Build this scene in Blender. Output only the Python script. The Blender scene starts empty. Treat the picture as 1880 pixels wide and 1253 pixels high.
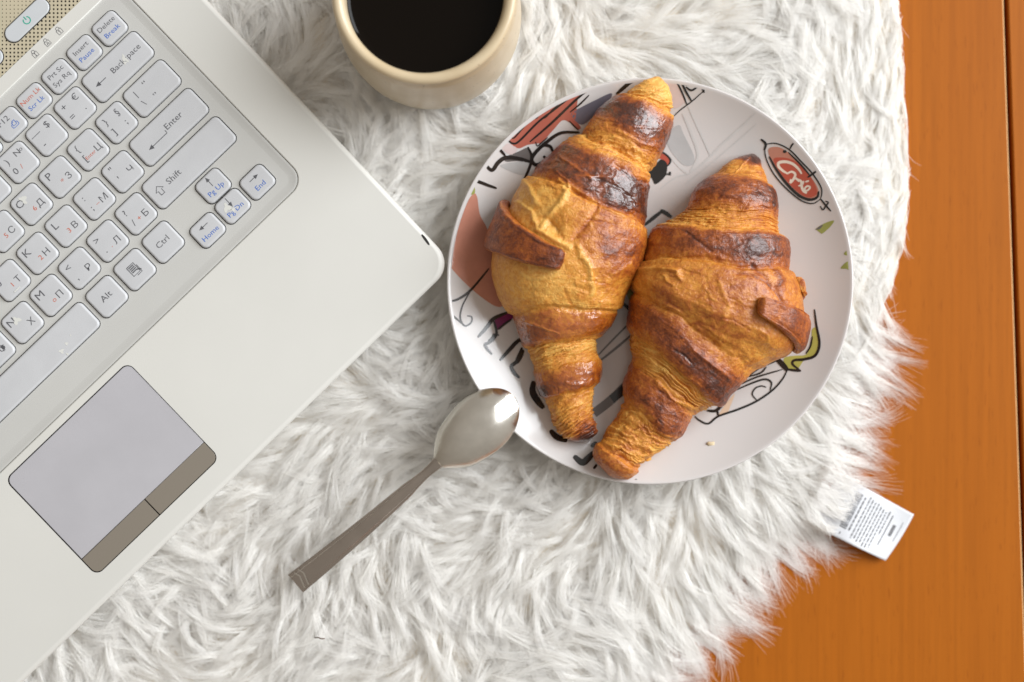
import bpy, bmesh, math, random
import numpy as np
from mathutils import Vector, Matrix

random.seed(7)
RNG = np.random.default_rng(11)
SC = bpy.context.scene
COL = SC.collection

# ------------------------------------------------------------------ camera, world, light, exposure
CAM_Z = 0.723                       # 50 mm lens held straight above the table
LENS, SENSOR = 50.0, 36.0
cam_d = bpy.data.cameras.new('camera')
cam_d.lens = LENS; cam_d.sensor_width = SENSOR
cam_d.clip_start = 0.01; cam_d.clip_end = 50
cam_d.dof.use_dof = True
cam_d.dof.focus_distance = CAM_Z - 0.047
cam_d.dof.aperture_fstop = 3.0
cam = bpy.data.objects.new('camera', cam_d); COL.objects.link(cam)
cam.location = (0, 0, CAM_Z)
SC.camera = cam

world = bpy.data.worlds.new('World'); SC.world = world; world.use_nodes = True
bg = world.node_tree.nodes['Background']
# the room: walls toward the window side stand brighter than those behind it, one even falloff
_wn, _wl = world.node_tree.nodes, world.node_tree.links
_tc = _wn.new('ShaderNodeTexCoord')
_dot = _wn.new('ShaderNodeVectorMath'); _dot.operation = 'DOT_PRODUCT'; _dot.inputs[1].default_value = Vector((0.78, 0.36, 0.51)).normalized()
_mr = _wn.new('ShaderNodeMapRange'); _mr.inputs['From Min'].default_value = -1; _mr.inputs['From Max'].default_value = 1
_rp = _wn.new('ShaderNodeValToRGB')
_rp.color_ramp.elements[0].position = 0.10; _rp.color_ramp.elements[0].color = (0.42, 0.36, 0.29, 1)
_rp.color_ramp.elements[1].position = 0.98; _rp.color_ramp.elements[1].color = (1.0, 0.95, 0.88, 1)
_wl.new(_tc.outputs['Generated'], _dot.inputs[0]); _wl.new(_dot.outputs['Value'], _mr.inputs['Value'])
_wl.new(_mr.outputs['Result'], _rp.inputs['Fac']); _wl.new(_rp.outputs['Color'], bg.inputs['Color'])
bg.inputs['Strength'].default_value = 0.56


def area(name, loc, target, sx, sy, power, color):
    d = bpy.data.lights.new(name, 'AREA'); d.shape = 'RECTANGLE'; d.size = sx; d.size_y = sy
    d.energy = power; d.color = color
    o = bpy.data.objects.new(name, d); COL.objects.link(o)
    o.location = loc
    o.rotation_euler = (Vector(target) - Vector(loc)).to_track_quat('-Z', 'Y').to_euler()
    return o


area('window_light', (2.25, 0.93, 1.70), (0.0, 0.0, 0.0), 2.2, 2.2, 152.0, (0.93, 0.965, 1.0))

SC.view_settings.view_transform = 'Standard'
SC.view_settings.look = 'None'
SC.view_settings.exposure = -0.02
SC.view_settings.gamma = 1.0
SC.cycles.max_bounces = 14
SC.cycles.diffuse_bounces = 11
SC.cycles.glossy_bounces = 4
SC.cycles.transmission_bounces = 11
SC.cycles.transparent_max_bounces = 20
SC.cycles.use_denoising = True

# ------------------------------------------------------------------ measuring: photo plan -> metres
K = SENSOR / LENS / 1880.0


def S(z):                            # metres per plan unit at height z
    return (CAM_Z - z) * K


def W(px, py, z):
    s = S(z)
    return ((px - 940.0) * s, (626.5 - py) * s, z)


# ------------------------------------------------------------------ value noise
def _hash(ix, iy, iz, seed):
    h = (ix.astype(np.int64) * 374761393 + iy.astype(np.int64) * 668265263 + iz.astype(np.int64) * 2147483647 + seed * 974711) & 0xFFFFFFFF
    h = ((h ^ (h >> 13)) * 1274126177) & 0xFFFFFFFF
    h = ((h ^ (h >> 16)) * 2246822519) & 0xFFFFFFFF
    h = h ^ (h >> 15)
    return (h & 0xFFFFFF) / float(0xFFFFFF)


def vnoise(x, y, z=None, seed=0):
    x = np.asarray(x, float); y = np.asarray(y, float)
    z = np.zeros_like(x) if z is None else np.asarray(z, float)
    ix, iy, iz = np.floor(x), np.floor(y), np.floor(z)
    fx, fy, fz = x - ix, y - iy, z - iz
    fx = fx * fx * (3 - 2 * fx); fy = fy * fy * (3 - 2 * fy); fz = fz * fz * (3 - 2 * fz)
    r = 0
    for dx in (0, 1):
        for dy in (0, 1):
            for dz in (0, 1):
                wgt = (fx if dx else 1 - fx) * (fy if dy else 1 - fy) * (fz if dz else 1 - fz)
                r = r + wgt * _hash(ix + dx, iy + dy, iz + dz, seed)
    return r * 2 - 1


def fbm(x, y, z=None, seed=0, oct=4):
    r, a, f = 0, 1.0, 1.0
    for k in range(oct):
        r = r + a * vnoise(np.asarray(x) * f, np.asarray(y) * f, None if z is None else np.asarray(z) * f, seed + 17 * k)
        a *= 0.5; f *= 2.03
    return r / 1.6


# ------------------------------------------------------------------ materials
def new_mat(name):
    m = bpy.data.materials.new(name); m.use_nodes = True
    nt = m.node_tree
    return m, nt, nt.nodes['Principled BSDF']


def mat(name, color, rough=0.5, metal=0.0, coat=0.0, spec=0.5, mottle=0.0, mscale=60, bump=0.0, bscale=800, rvar=0.0, sss=0.0):
    m, nt, b = new_mat(name)
    b.inputs['Base Color'].default_value = (*color, 1)
    b.inputs['Roughness'].default_value = rough
    b.inputs['Metallic'].default_value = metal
    b.inputs['Specular IOR Level'].default_value = spec
    b.inputs['Coat Weight'].default_value = coat
    b.inputs['Coat Roughness'].default_value = 0.08
    if sss:
        b.inputs['Subsurface Weight'].default_value = sss
        b.inputs['Subsurface Radius'].default_value = (1, .6, .4)
        b.inputs['Subsurface Scale'].default_value = 0.002
    tc = nt.nodes.new('ShaderNodeTexCoord')
    if mottle or rvar:
        n = nt.nodes.new('ShaderNodeTexNoise'); n.inputs['Scale'].default_value = mscale; n.inputs['Detail'].default_value = 6
        nt.links.new(tc.outputs['Object'], n.inputs['Vector'])
        if mottle:
            r = nt.nodes.new('ShaderNodeValToRGB')
            r.color_ramp.elements[0].position = 0.3; r.color_ramp.elements[1].position = 0.7
            r.color_ramp.elements[0].color = (*[c * (1 - mottle) for c in color], 1)
            r.color_ramp.elements[1].color = (*[min(1, c * (1 + mottle)) for c in color], 1)
            nt.links.new(n.outputs['Fac'], r.inputs['Fac']); nt.links.new(r.outputs['Color'], b.inputs['Base Color'])
        if rvar:
            mr = nt.nodes.new('ShaderNodeMapRange'); mr.inputs['From Min'].default_value = .3; mr.inputs['From Max'].default_value = .7
            mr.inputs['To Min'].default_value = max(0.02, rough - rvar); mr.inputs['To Max'].default_value = rough + rvar
            nt.links.new(n.outputs['Fac'], mr.inputs['Value']); nt.links.new(mr.outputs['Result'], b.inputs['Roughness'])
    if bump:
        n2 = nt.nodes.new('ShaderNodeTexNoise'); n2.inputs['Scale'].default_value = bscale; n2.inputs['Detail'].default_value = 4
        nt.links.new(tc.outputs['Object'], n2.inputs['Vector'])
        bp = nt.nodes.new('ShaderNodeBump'); bp.inputs['Strength'].default_value = bump; bp.inputs['Distance'].default_value = 0.0004
        nt.links.new(n2.outputs['Fac'], bp.inputs['Height']); nt.links.new(bp.outputs['Normal'], b.inputs['Normal'])
    return m


M = {}
M['shell'] = mat('laptop_plastic', (0.66, 0.65, 0.61), 0.42, mottle=0.025, mscale=14, bump=0.06, bscale=2600, rvar=0.06)
M['deck'] = mat('laptop_deck', (0.54, 0.535, 0.51), 0.36, mottle=0.02, mscale=30, bump=0.05, bscale=2600)
M['key'] = mat('key_plastic', (0.55, 0.555, 0.57), 0.42, mottle=0.03, mscale=90, bump=0.08, bscale=3000)
M['key_side'] = M['key']
M['dark'] = mat('dark_gap', (0.018, 0.016, 0.014), 0.6, mottle=0.2)
M['grille'] = mat('grille_metal', (0.52, 0.46, 0.33), 0.42, mottle=0.04, mscale=80)
M['button'] = mat('silver_button', (0.56, 0.58, 0.60), 0.30, mottle=0.03)
M['pad'] = mat('touchpad_face', (0.46, 0.45, 0.475), 0.36, mottle=0.03, mscale=50, bump=0.12, bscale=5000)
M['chrome'] = mat('chrome', (0.62, 0.58, 0.52), 0.10, metal=1.0, rvar=0.03, mscale=40)
M['ink_grey'] = mat('ink_grey', (0.10, 0.10, 0.11), 0.6, mottle=0.1)
M['ink_blue'] = mat('ink_blue', (0.03, 0.13, 0.50), 0.6, mottle=0.1)
M['ink_red'] = mat('ink_red', (0.55, 0.12, 0.06), 0.6, mottle=0.1)
M['ink_green'] = mat('ink_green', (0.01, 0.36, 0.25), 0.6, mottle=0.1)
M['wear'] = mat('worn_white', (0.68, 0.68, 0.64), 0.5, mottle=0.05)
M['porcelain'] = mat('porcelain', (0.61, 0.58, 0.565), 0.16, coat=0.35, mottle=0.012, mscale=25, rvar=0.05)
M['steel'] = mat('spoon_steel', (0.76, 0.73, 0.67), 0.20, metal=1.0, mottle=0.06, mscale=110, rvar=0.07, bump=0.10, bscale=900)
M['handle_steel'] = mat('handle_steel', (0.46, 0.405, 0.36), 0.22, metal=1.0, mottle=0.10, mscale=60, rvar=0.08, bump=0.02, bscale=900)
M['coffee'] = mat('coffee', (0.004, 0.0025, 0.0015), 0.04, spec=0.12)
M['tag'] = mat('tag_satin', (0.66, 0.67, 0.70), 0.45, mottle=0.02, mscale=120, bump=0.25, bscale=1800)
M['tag_ink'] = mat('tag_ink', (0.17, 0.17, 0.18), 0.7, mottle=0.3, mscale=900)
M['backing'] = mat('fur_backing', (0.78, 0.72, 0.63), 0.9, mottle=0.1, bump=0.4, bscale=900)


def print_mat(name, c):
    return mat(name, c, 0.22, coat=0.25, mottle=0.07, mscale=120)


P_BLACK = print_mat('print_black', (0.016, 0.014, 0.013))
P_SALMON = print_mat('print_salmon', (0.40, 0.11, 0.075))
P_PINK = print_mat('print_dusty_pink', (0.50, 0.22, 0.155))
P_PALE = print_mat('print_pale_pink', (0.60, 0.49, 0.47))
P_RED = print_mat('print_red', (0.44, 0.085, 0.05))
P_GREY = print_mat('print_grey', (0.13, 0.115, 0.11))
P_LGREY = print_mat('print_light_grey', (0.44, 0.435, 0.43))
P_FAINT = print_mat('print_faint_grey', (0.56, 0.545, 0.53))
P_SLATE = print_mat('print_slate', (0.14, 0.13, 0.16))
P_GREEN = print_mat('print_leaf_green', (0.29, 0.31, 0.08))
P_OLIVE = print_mat('print_olive', (0.40, 0.37, 0.09))
P_PLUM = print_mat('print_plum', (0.17, 0.012, 0.09))
P_CREAM = print_mat('print_cream', (0.74, 0.66, 0.56))
P_PEACH = print_mat('print_peach', (0.66, 0.48, 0.34))


def mat_fur():
    m = bpy.data.materials.new('white_fur'); m.use_nodes = True
    nt = m.node_tree; nt.nodes.clear()
    out = nt.nodes.new('ShaderNodeOutputMaterial')
    dif = nt.nodes.new('ShaderNodeBsdfDiffuse'); tr = nt.nodes.new('ShaderNodeBsdfTranslucent'); gl = nt.nodes.new('ShaderNodeBsdfGlossy')
    info = nt.nodes.new('ShaderNodeHairInfo')
    rp = nt.nodes.new('ShaderNodeValToRGB')
    rp.color_ramp.elements[0].color = (0.965, 0.952, 0.925, 1)
    rp.color_ramp.elements[1].color = (0.993, 0.988, 0.980, 1)
    nt.links.new(info.outputs['Random'], rp.inputs['Fac'])
    for n in (dif, tr):
        nt.links.new(rp.outputs['Color'], n.inputs['Color'])
    gl.inputs['Color'].default_value = (1, 1, 1, 1); gl.inputs['Roughness'].default_value = 0.42
    m1 = nt.nodes.new('ShaderNodeMixShader'); m1.inputs[0].default_value = 0.55
    m2 = nt.nodes.new('ShaderNodeMixShader'); m2.inputs[0].default_value = 0.07
    nt.links.new(dif.outputs[0], m1.inputs[1]); nt.links.new(tr.outputs[0], m1.inputs[2])
    nt.links.new(m1.outputs[0], m2.inputs[1]); nt.links.new(gl.outputs[0], m2.inputs[2])
    tp = nt.nodes.new('ShaderNodeBsdfTransparent'); m3 = nt.nodes.new('ShaderNodeMixShader'); m3.inputs[0].default_value = 0.20   # fine fibres let some light straight past
    nt.links.new(m2.outputs[0], m3.inputs[1]); nt.links.new(tp.outputs[0], m3.inputs[2])
    nt.links.new(m3.outputs[0], out.inputs['Surface'])
    return m


M['fur'] = mat_fur()


def mat_wood(name, ca, cb, cc):
    m, nt, b = new_mat(name)
    tc = nt.nodes.new('ShaderNodeTexCoord')
    mp = nt.nodes.new('ShaderNodeMapping'); mp.inputs['Scale'].default_value = (1.0, 0.028, 1.0)
    nt.links.new(tc.outputs['Object'], mp.inputs['Vector'])
    n1 = nt.nodes.new('ShaderNodeTexNoise'); n1.inputs['Scale'].default_value = 70; n1.inputs['Detail'].default_value = 5; n1.inputs['Distortion'].default_value = 0.6
    nt.links.new(mp.outputs[0], n1.inputs['Vector'])
    n2 = nt.nodes.new('ShaderNodeTexNoise'); n2.inputs['Scale'].default_value = 420; n2.inputs['Detail'].default_value = 3
    nt.links.new(mp.outputs[0], n2.inputs['Vector'])
    mp3 = nt.nodes.new('ShaderNodeMapping'); mp3.inputs['Scale'].default_value = (1.0, 0.10, 1.0)
    nt.links.new(tc.outputs['Object'], mp3.inputs['Vector'])
    n3 = nt.nodes.new('ShaderNodeTexNoise'); n3.inputs['Scale'].default_value = 900; n3.inputs['Detail'].default_value = 1
    nt.links.new(mp3.outputs[0], n3.inputs['Vector'])
    r1 = nt.nodes.new('ShaderNodeValToRGB')
    r1.color_ramp.elements[0].position = .2; r1.color_ramp.elements[0].color = (*ca, 1)
    r1.color_ramp.elements[1].position = .8; r1.color_ramp.elements[1].color = (*cb, 1)
    nt.links.new(n1.outputs['Fac'], r1.inputs['Fac'])
    mx = nt.nodes.new('ShaderNodeMix'); mx.data_type = 'RGBA'; mx.blend_type = 'MULTIPLY'; mx.inputs['Factor'].default_value = 1.0
    r2 = nt.nodes.new('ShaderNodeValToRGB')
    r2.color_ramp.elements[0].position = .30; r2.color_ramp.elements[0].color = (.93, .92, .90, 1)
    r2.color_ramp.elements[1].position = .62; r2.color_ramp.elements[1].color = (1.05, 1.05, 1.05, 1)
    nt.links.new(n2.outputs['Fac'], r2.inputs['Fac'])
    nt.links.new(r1.outputs['Color'], mx.inputs['A']); nt.links.new(r2.outputs['Color'], mx.inputs['B'])
    mx2 = nt.nodes.new('ShaderNodeMix'); mx2.data_type = 'RGBA'
    r3 = nt.nodes.new('ShaderNodeValToRGB')
    r3.color_ramp.elements[0].position = .25; r3.color_ramp.elements[0].color = (.55, .55, .55, 1)
    r3.color_ramp.elements[1].position = .36; r3.color_ramp.elements[1].color = (0, 0, 0, 1)
    nt.links.new(n3.outputs['Fac'], r3.inputs['Fac'])
    nt.links.new(r3.outputs['Color'], mx2.inputs['Factor'])
    nt.links.new(mx.outputs['Result'], mx2.inputs['A']); mx2.inputs['B'].default_value = (*cc, 1)
    nt.links.new(mx2.outputs['Result'], b.inputs['Base Color'])
    b.inputs['Roughness'].default_value = 0.42
    b.inputs['Specular IOR Level'].default_value = 0.14
    b.inputs['Coat Weight'].default_value = 0.0; b.inputs['Coat Roughness'].default_value = 0.25
    return m


M['wood'] = mat_wood('orange_wood', (0.345, 0.094, 0.0054), (0.38, 0.108, 0.0068), (0.26, 0.066, 0.004))
M['wood_edge'] = mat('painted_edge_highlight', (0.62, 0.36, 0.16), 0.5, mottle=0.1, mscale=200)
M['wood_dark'] = mat('gap_blocker_dark', (0.05, 0.018, 0.006), 0.6, mottle=0.2)


def mat_mug():
    m, nt, b = new_mat('cream_stoneware')
    tc = nt.nodes.new('ShaderNodeTexCoord')
    n = nt.nodes.new('ShaderNodeTexNoise'); n.inputs['Scale'].default_value = 45; n.inputs['Detail'].default_value = 6
    v = nt.nodes.new('ShaderNodeTexVoronoi'); v.inputs['Scale'].default_value = 420; v.inputs['Randomness'].default_value = 1
    nn = nt.nodes.new('ShaderNodeTexNoise'); nn.inputs['Scale'].default_value = 160
    for q in (n, v, nn):
        nt.links.new(tc.outputs['Object'], q.inputs['Vector'])
    r = nt.nodes.new('ShaderNodeValToRGB')
    r.color_ramp.elements[0].position = .3; r.color_ramp.elements[0].color = (0.54, 0.42, 0.26, 1)
    r.color_ramp.elements[1].position = .7; r.color_ramp.elements[1].color = (0.62, 0.505, 0.34, 1)
    nt.links.new(n.outputs['Fac'], r.inputs['Fac'])
    lt = nt.nodes.new('ShaderNodeMath'); lt.operation = 'LESS_THAN'; lt.inputs[1].default_value = 0.16
    nt.links.new(v.outputs['Distance'], lt.inputs[0])
    gt = nt.nodes.new('ShaderNodeMath'); gt.operation = 'GREATER_THAN'; gt.inputs[1].default_value = 0.60
    nt.links.new(nn.outputs['Fac'], gt.inputs[0])
    mu = nt.nodes.new('ShaderNodeMath'); mu.operation = 'MULTIPLY'
    nt.links.new(lt.outputs[0], mu.inputs[0]); nt.links.new(gt.outputs[0], mu.inputs[1])
    mu2 = nt.nodes.new('ShaderNodeMath'); mu2.operation = 'MULTIPLY'; mu2.inputs[1].default_value = 0.75
    nt.links.new(mu.outputs[0], mu2.inputs[0])
    mx = nt.nodes.new('ShaderNodeMix'); mx.data_type = 'RGBA'
    nt.links.new(mu2.outputs[0], mx.inputs['Factor']); nt.links.new(r.outputs['Color'], mx.inputs['A'])
    mx.inputs['B'].default_value = (0.12, 0.06, 0.02, 1)
    nt.links.new(mx.outputs['Result'], b.inputs['Base Color'])
    b.inputs['Roughness'].default_value = 0.33
    b.inputs['Coat Weight'].default_value = 0.2; b.inputs['Coat Roughness'].default_value = 0.15
    return m


M['mug'] = mat_mug()


def mat_croissant():
    m, nt, b = new_mat('croissant_crust')
    L = nt.links.new
    tc = nt.nodes.new('ShaderNodeTexCoord')
    at = nt.nodes.new('ShaderNodeAttribute'); at.attribute_name = 'bake'
    gl = nt.nodes.new('ShaderNodeAttribute'); gl.attribute_name = 'gloss'
    uv = nt.nodes.new('ShaderNodeAttribute'); uv.attribute_name = 'wrap_uv'

    def noise(scale, detail, vec, dist=0.0, rough=.55):
        n = nt.nodes.new('ShaderNodeTexNoise'); n.inputs['Scale'].default_value = scale; n.inputs['Detail'].default_value = detail
        n.inputs['Distortion'].default_value = dist; n.inputs['Roughness'].default_value = rough
        L(vec, n.inputs['Vector']); return n

    def math_(op, a, bb):
        n = nt.nodes.new('ShaderNodeMath'); n.operation = op
        for i, q in enumerate((a, bb)):
            if isinstance(q, (int, float)): n.inputs[i].default_value = q
            else: L(q, n.inputs[i])
        return n.outputs[0]
    n1 = noise(210, 6, tc.outputs['Object'], 0.8)
    n2 = noise(900, 4, tc.outputs['Object'], 0.3)
    n3 = noise(1.0, 5, uv.outputs['Vector'], 0.5)            # fibres running round each wrap
    a = math_('MULTIPLY', math_('SUBTRACT', n1.outputs['Fac'], 0.5), 0.75)
    c = math_('MULTIPLY', math_('SUBTRACT', n2.outputs['Fac'], 0.5), 0.45)
    st = nt.nodes.new('ShaderNodeAttribute'); st.attribute_name = 'layers'
    sw = math_('ADD', math_('MULTIPLY', st.outputs['Fac'], 0.85), 0.15)
    d = math_('MULTIPLY', math_('MULTIPLY', math_('SUBTRACT', n3.outputs['Fac'], 0.5), 0.60), sw)
    s = math_('ADD', math_('ADD', math_('ADD', at.outputs['Fac'], a), c), d)
    r = nt.nodes.new('ShaderNodeValToRGB'); L(s, r.inputs['Fac'])
    cr = r.color_ramp
    cr.elements[0].position = 0.0; cr.elements[0].color = (0.78, 0.42, 0.095, 1)
    cr.elements[1].position = 1.0; cr.elements[1].color = (0.062, 0.015, 0.007, 1)
    for p, col in ((0.20, (0.67, 0.285, 0.042)), (0.40, (0.52, 0.180, 0.022)), (0.60, (0.36, 0.090, 0.012)), (0.80, (0.190, 0.041, 0.009))):
        e = cr.elements.new(p); e.color = (*col, 1)
    L(r.outputs['Color'], b.inputs['Base Color'])
    rr = math_('SUBTRACT', 0.50, math_('MULTIPLY', gl.outputs['Fac'], 0.24))
    rr2 = math_('ADD', rr, math_('MULTIPLY', math_('SUBTRACT', n2.outputs['Fac'], 0.5), 0.3))
    L(rr2, b.inputs['Roughness'])
    g2 = math_('MULTIPLY', gl.outputs['Fac'], gl.outputs['Fac'])
    L(g2, b.inputs['Coat Weight'])
    b.inputs['Coat Roughness'].default_value = 0.085
    b.inputs['Subsurface Weight'].default_value = 0.12
    b.inputs['Subsurface Radius'].default_value = (1.0, 0.45, 0.15)
    b.inputs['Subsurface Scale'].default_value = 0.003
    # crust relief
    n4 = noise(420, 5, tc.outputs['Object'], 1.2)
    h = math_('ADD', math_('MULTIPLY', n4.outputs['Fac'], 0.6), math_('ADD', math_('MULTIPLY', math_('MULTIPLY', n3.outputs['Fac'], sw), 0.8), math_('MULTIPLY', n2.outputs['Fac'], 0.30)))
    bp = nt.nodes.new('ShaderNodeBump'); L(math_('SUBTRACT', 0.80, math_('MULTIPLY', g2, 0.5)), bp.inputs['Strength']); bp.inputs['Distance'].default_value = 0.0011
    L(h, bp.inputs['Height']); L(bp.outputs['Normal'], b.inputs['Normal'])
    bp2 = nt.nodes.new('ShaderNodeBump'); L(math_('SUBTRACT', 0.50, math_('MULTIPLY', g2, 0.42)), bp2.inputs['Strength']); bp2.inputs['Distance'].default_value = 0.0010
    L(n4.outputs['Fac'], bp2.inputs['Height']); L(bp2.outputs['Normal'], b.inputs['Coat Normal'])
    return m


M['crust'] = mat_croissant()


# ------------------------------------------------------------------ object helpers
def origin_of(parent):
    o = parent
    while o.parent is not None:
        o = o.parent
    return np.array(o.location)


def link_mesh(name, me, parent=None, material=None, smooth=True):
    if material is not None and not me.materials:
        me.materials.append(material)
    if smooth:
        me.polygons.foreach_set('use_smooth', [True] * len(me.polygons))
    o = bpy.data.objects.new(name, me); COL.objects.link(o)
    if parent is not None:
        o.parent = parent
    return o


def build(name, verts, faces, material, parent=None, smooth=True, local=False):
    """verts in world metres (or already local); the object sits in its thing's frame"""
    v = np.asarray(verts, float)
    if parent is not None and not local:
        v = v - origin_of(parent)
    me = bpy.data.meshes.new(name)
    me.from_pydata(v.tolist(), [], faces if isinstance(faces, list) else faces.tolist())
    me.update()
    return link_mesh(name, me, parent, material, smooth)


def tag(o, label, cat=None, group=None, kind=None):
    if label: o['label'] = label
    if cat: o['category'] = cat
    if group: o['group'] = group
    if kind: o['kind'] = kind
    return o


def thing(name, loc, label, cat, group=None):
    o = bpy.data.objects.new(name, None); COL.objects.link(o)
    o.location = loc; o.empty_display_size = 0.02
    return tag(o, label, cat, group)


def grid_faces(nu, nv, wrap_v=False):
    f = []
    for i in range(nu - 1):
        for j in range(nv if wrap_v else nv - 1):
            a = i * nv + j; b = i * nv + (j + 1) % nv
            f.append((a, b, b + nv, a + nv))
    return f


def grid_faces_np(nu, nv, wrap_v=False):
    i = np.arange(nu - 1)[:, None]; j = np.arange(nv if wrap_v else nv - 1)[None, :]
    a = i * nv + j; b = i * nv + (j + 1) % nv
    return np.stack([a, b, b + nv, a + nv], -1).reshape(-1, 4)


def round_poly(pts, radii, n=8):
    out = []
    N = len(pts)
    if not hasattr(radii, '__len__'):
        radii = [radii] * N
    for i in range(N):
        p = np.array(pts[i], float); a = np.array(pts[i - 1], float); b = np.array(pts[(i + 1) % N], float)
        r = radii[i]
        if r <= 0:
            out.append(p); continue
        da = (a - p) / np.linalg.norm(a - p); db = (b - p) / np.linalg.norm(b - p)
        ang = math.acos(max(-1, min(1, float(da @ db))))
        t = r / math.tan(ang / 2)
        bis = da + db; bis /= np.linalg.norm(bis)
        c = p + bis * (r / math.sin(ang / 2))
        v0 = p + da * t - c; v1 = p + db * t - c
        a0 = math.atan2(v0[1], v0[0]); a1 = math.atan2(v1[1], v1[0])
        d = (a1 - a0 + math.pi) % (2 * math.pi) - math.pi
        for k in range(n + 1):
            q = a0 + d * k / n
            out.append(c + r * np.array([math.cos(q), math.sin(q)]))
    return np.array(out)


def loop_offset(loop, d):
    """move a closed loop inward (d>0) along its vertex normals"""
    L = np.asarray(loop, float)
    nx = np.roll(L, -1, 0) - L; pv = L - np.roll(L, 1, 0)
    def nn(v):
        l = np.linalg.norm(v, axis=1, keepdims=True); l[l == 0] = 1
        return v / l
    nx = nn(nx); pv = nn(pv)
    area2 = np.sum(L[:, 0] * np.roll(L[:, 1], -1) - np.roll(L[:, 0], -1) * L[:, 1])
    sgn = 1 if area2 > 0 else -1
    n1 = np.stack([-nx[:, 1], nx[:, 0]], 1) * sgn; n0 = np.stack([-pv[:, 1], pv[:, 0]], 1) * sgn
    n = n0 + n1
    den = 1 + np.sum(n0 * n1, 1, keepdims=True)
    return L + n / np.maximum(den, 0.3) * d


def loft(loops, cap_first=False, cap_last=True):
    n = len(loops[0]); v = np.concatenate(loops); f = grid_faces(len(loops), n, True)
    if cap_last: f.append(tuple(range((len(loops) - 1) * n, len(loops) * n)))
    if cap_first: f.append(tuple(range(n))[::-1])
    return v, f


def z3(loop, z):
    return np.column_stack([loop, np.full(len(loop), z)])


def slab(name, loop, z_top, thick, bevel, material, parent, local=False):
    """a plate with a rounded upper edge; loop counter-clockwise in plan"""
    ls = [z3(loop, z_top - thick), z3(loop, z_top - bevel), z3(loop_offset(loop, bevel * .3), z_top - bevel * .3),
          z3(loop_offset(loop, bevel), z_top), z3(loop_offset(loop, bevel * 1.6), z_top)]
    v, f = loft(ls, True, True)
    o = build(name, v, f, material, parent, True, local)
    return o


def ccw(loop):
    L = np.asarray(loop, float)
    a = np.sum(L[:, 0] * np.roll(L[:, 1], -1) - np.roll(L[:, 0], -1) * L[:, 1])
    return L if a > 0 else L[::-1].copy()


def fill_with_holes(outer, holes, z, name, material, parent):
    bm = bmesh.new()
    edges = []
    org = origin_of(parent)
    for loop in [outer] + list(holes):
        vs = [bm.verts.new((p[0] - org[0], p[1] - org[1], z - org[2])) for p in loop]
        for i in range(len(vs)):
            edges.append(bm.edges.new((vs[i], vs[(i + 1) % len(vs)])))
    bmesh.ops.triangle_fill(bm, use_beauty=True, use_dissolve=False, edges=edges, normal=(0, 0, 1))
    for f in bm.faces:
        if f.normal.z < 0: f.normal_flip()
    me = bpy.data.meshes.new(name); bm.to_mesh(me); bm.free()
    return link_mesh(name, me, parent, material, False)


def catmull(pts, n=8, closed=False):
    P = np.asarray(pts, float)
    if len(P) < 3 and not closed:
        t = np.linspace(0, 1, n)[:, None]
        return P[0] * (1 - t) + P[-1] * t
    if closed: Q = np.vstack([P[-1], P, P[0], P[1]])
    else: Q = np.vstack([2 * P[0] - P[1], P, 2 * P[-1] - P[-2]])
    out = []
    for i in range(1, len(Q) - 2):
        for k in range(n):
            t = k / n
            a, b, c, d = Q[i - 1], Q[i], Q[i + 1], Q[i + 2]
            out.append(0.5 * (2 * b + (c - a) * t + (2 * a - 5 * b + 4 * c - d) * t * t + (3 * b - a - 3 * c + d) * t ** 3))
    if not closed: out.append(Q[-2])
    return np.array(out)


def ribbon(pts, width, taper=True):
    """flat stroke in plan units: returns verts2d, faces"""
    P = np.asarray(pts, float)
    d = np.gradient(P, axis=0); l = np.linalg.norm(d, axis=1, keepdims=True); l[l == 0] = 1
    d /= l
    n = np.column_stack([-d[:, 1], d[:, 0]])
    s = np.linspace(0, 1, len(P))
    w = np.full(len(P), width / 2.0)
    if taper:
        w = w * (0.45 + 0.55 * np.sin(np.pi * np.clip(s, 0.0, 1)) ** 0.5)
    v = np.empty((2 * len(P), 2)); v[0::2] = P + n * w[:, None]; v[1::2] = P - n * w[:, None]
    f = [(2 * i, 2 * i + 1, 2 * i + 3, 2 * i + 2) for i in range(len(P) - 1)]
    return v, f


# ================================================================== THE TABLE
def build_table():
    t = thing('table', (0.2, 0, -0.03), 'orange brown varnished wooden table under the white fur throw', 'table')
    # the seam between two boards runs almost straight up the plan
    a = np.array(W(1846, 0, 0)[:2]); b = np.array(W(1876, 900, 0)[:2])
    d = (a - b) / np.linalg.norm(a - b); n = np.array([d[1], -d[0]])
    mid = (a + b) / 2

    def board(lo, hi, z_top, edge_sign, mt):
        corners = [mid + n * lo - d * .62, mid + n * hi - d * .62, mid + n * hi + d * .62, mid + n * lo + d * .62]
        loop = ccw(corners)
        bv = 0.0007
        ls = [z3(loop, z_top - .026), z3(loop, z_top - bv), z3(loop_offset(loop, bv), z_top)]
        v, f = loft(ls, True, True)
        o = build('board', v, f, mt, t, False)
        return o
    b1 = board(-0.95, -0.0009, 0.0, 1, M['wood'])
    b1.data.materials.append(M['wood_edge'])
    for p in b1.data.polygons:                    # highlight along the chamfer, painted in as a paler colour
        if 0.2 < p.normal.z < 0.95: p.material_index = 1
    board(0.0016, 0.40, -0.0012, -1, M['wood'])
    loop = ccw([mid - n * .05 - d * .62, mid + n * .05 - d * .62, mid + n * .05 + d * .62, mid - n * .05 + d * .62])
    v, f = loft([z3(loop, -.060), z3(loop, -.0275)], True, True)
    build('gap_blocker', v, f, M['wood_dark'], t, False)  # added dark board, out of sight, blocks light from below the seam


build_table()

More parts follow.
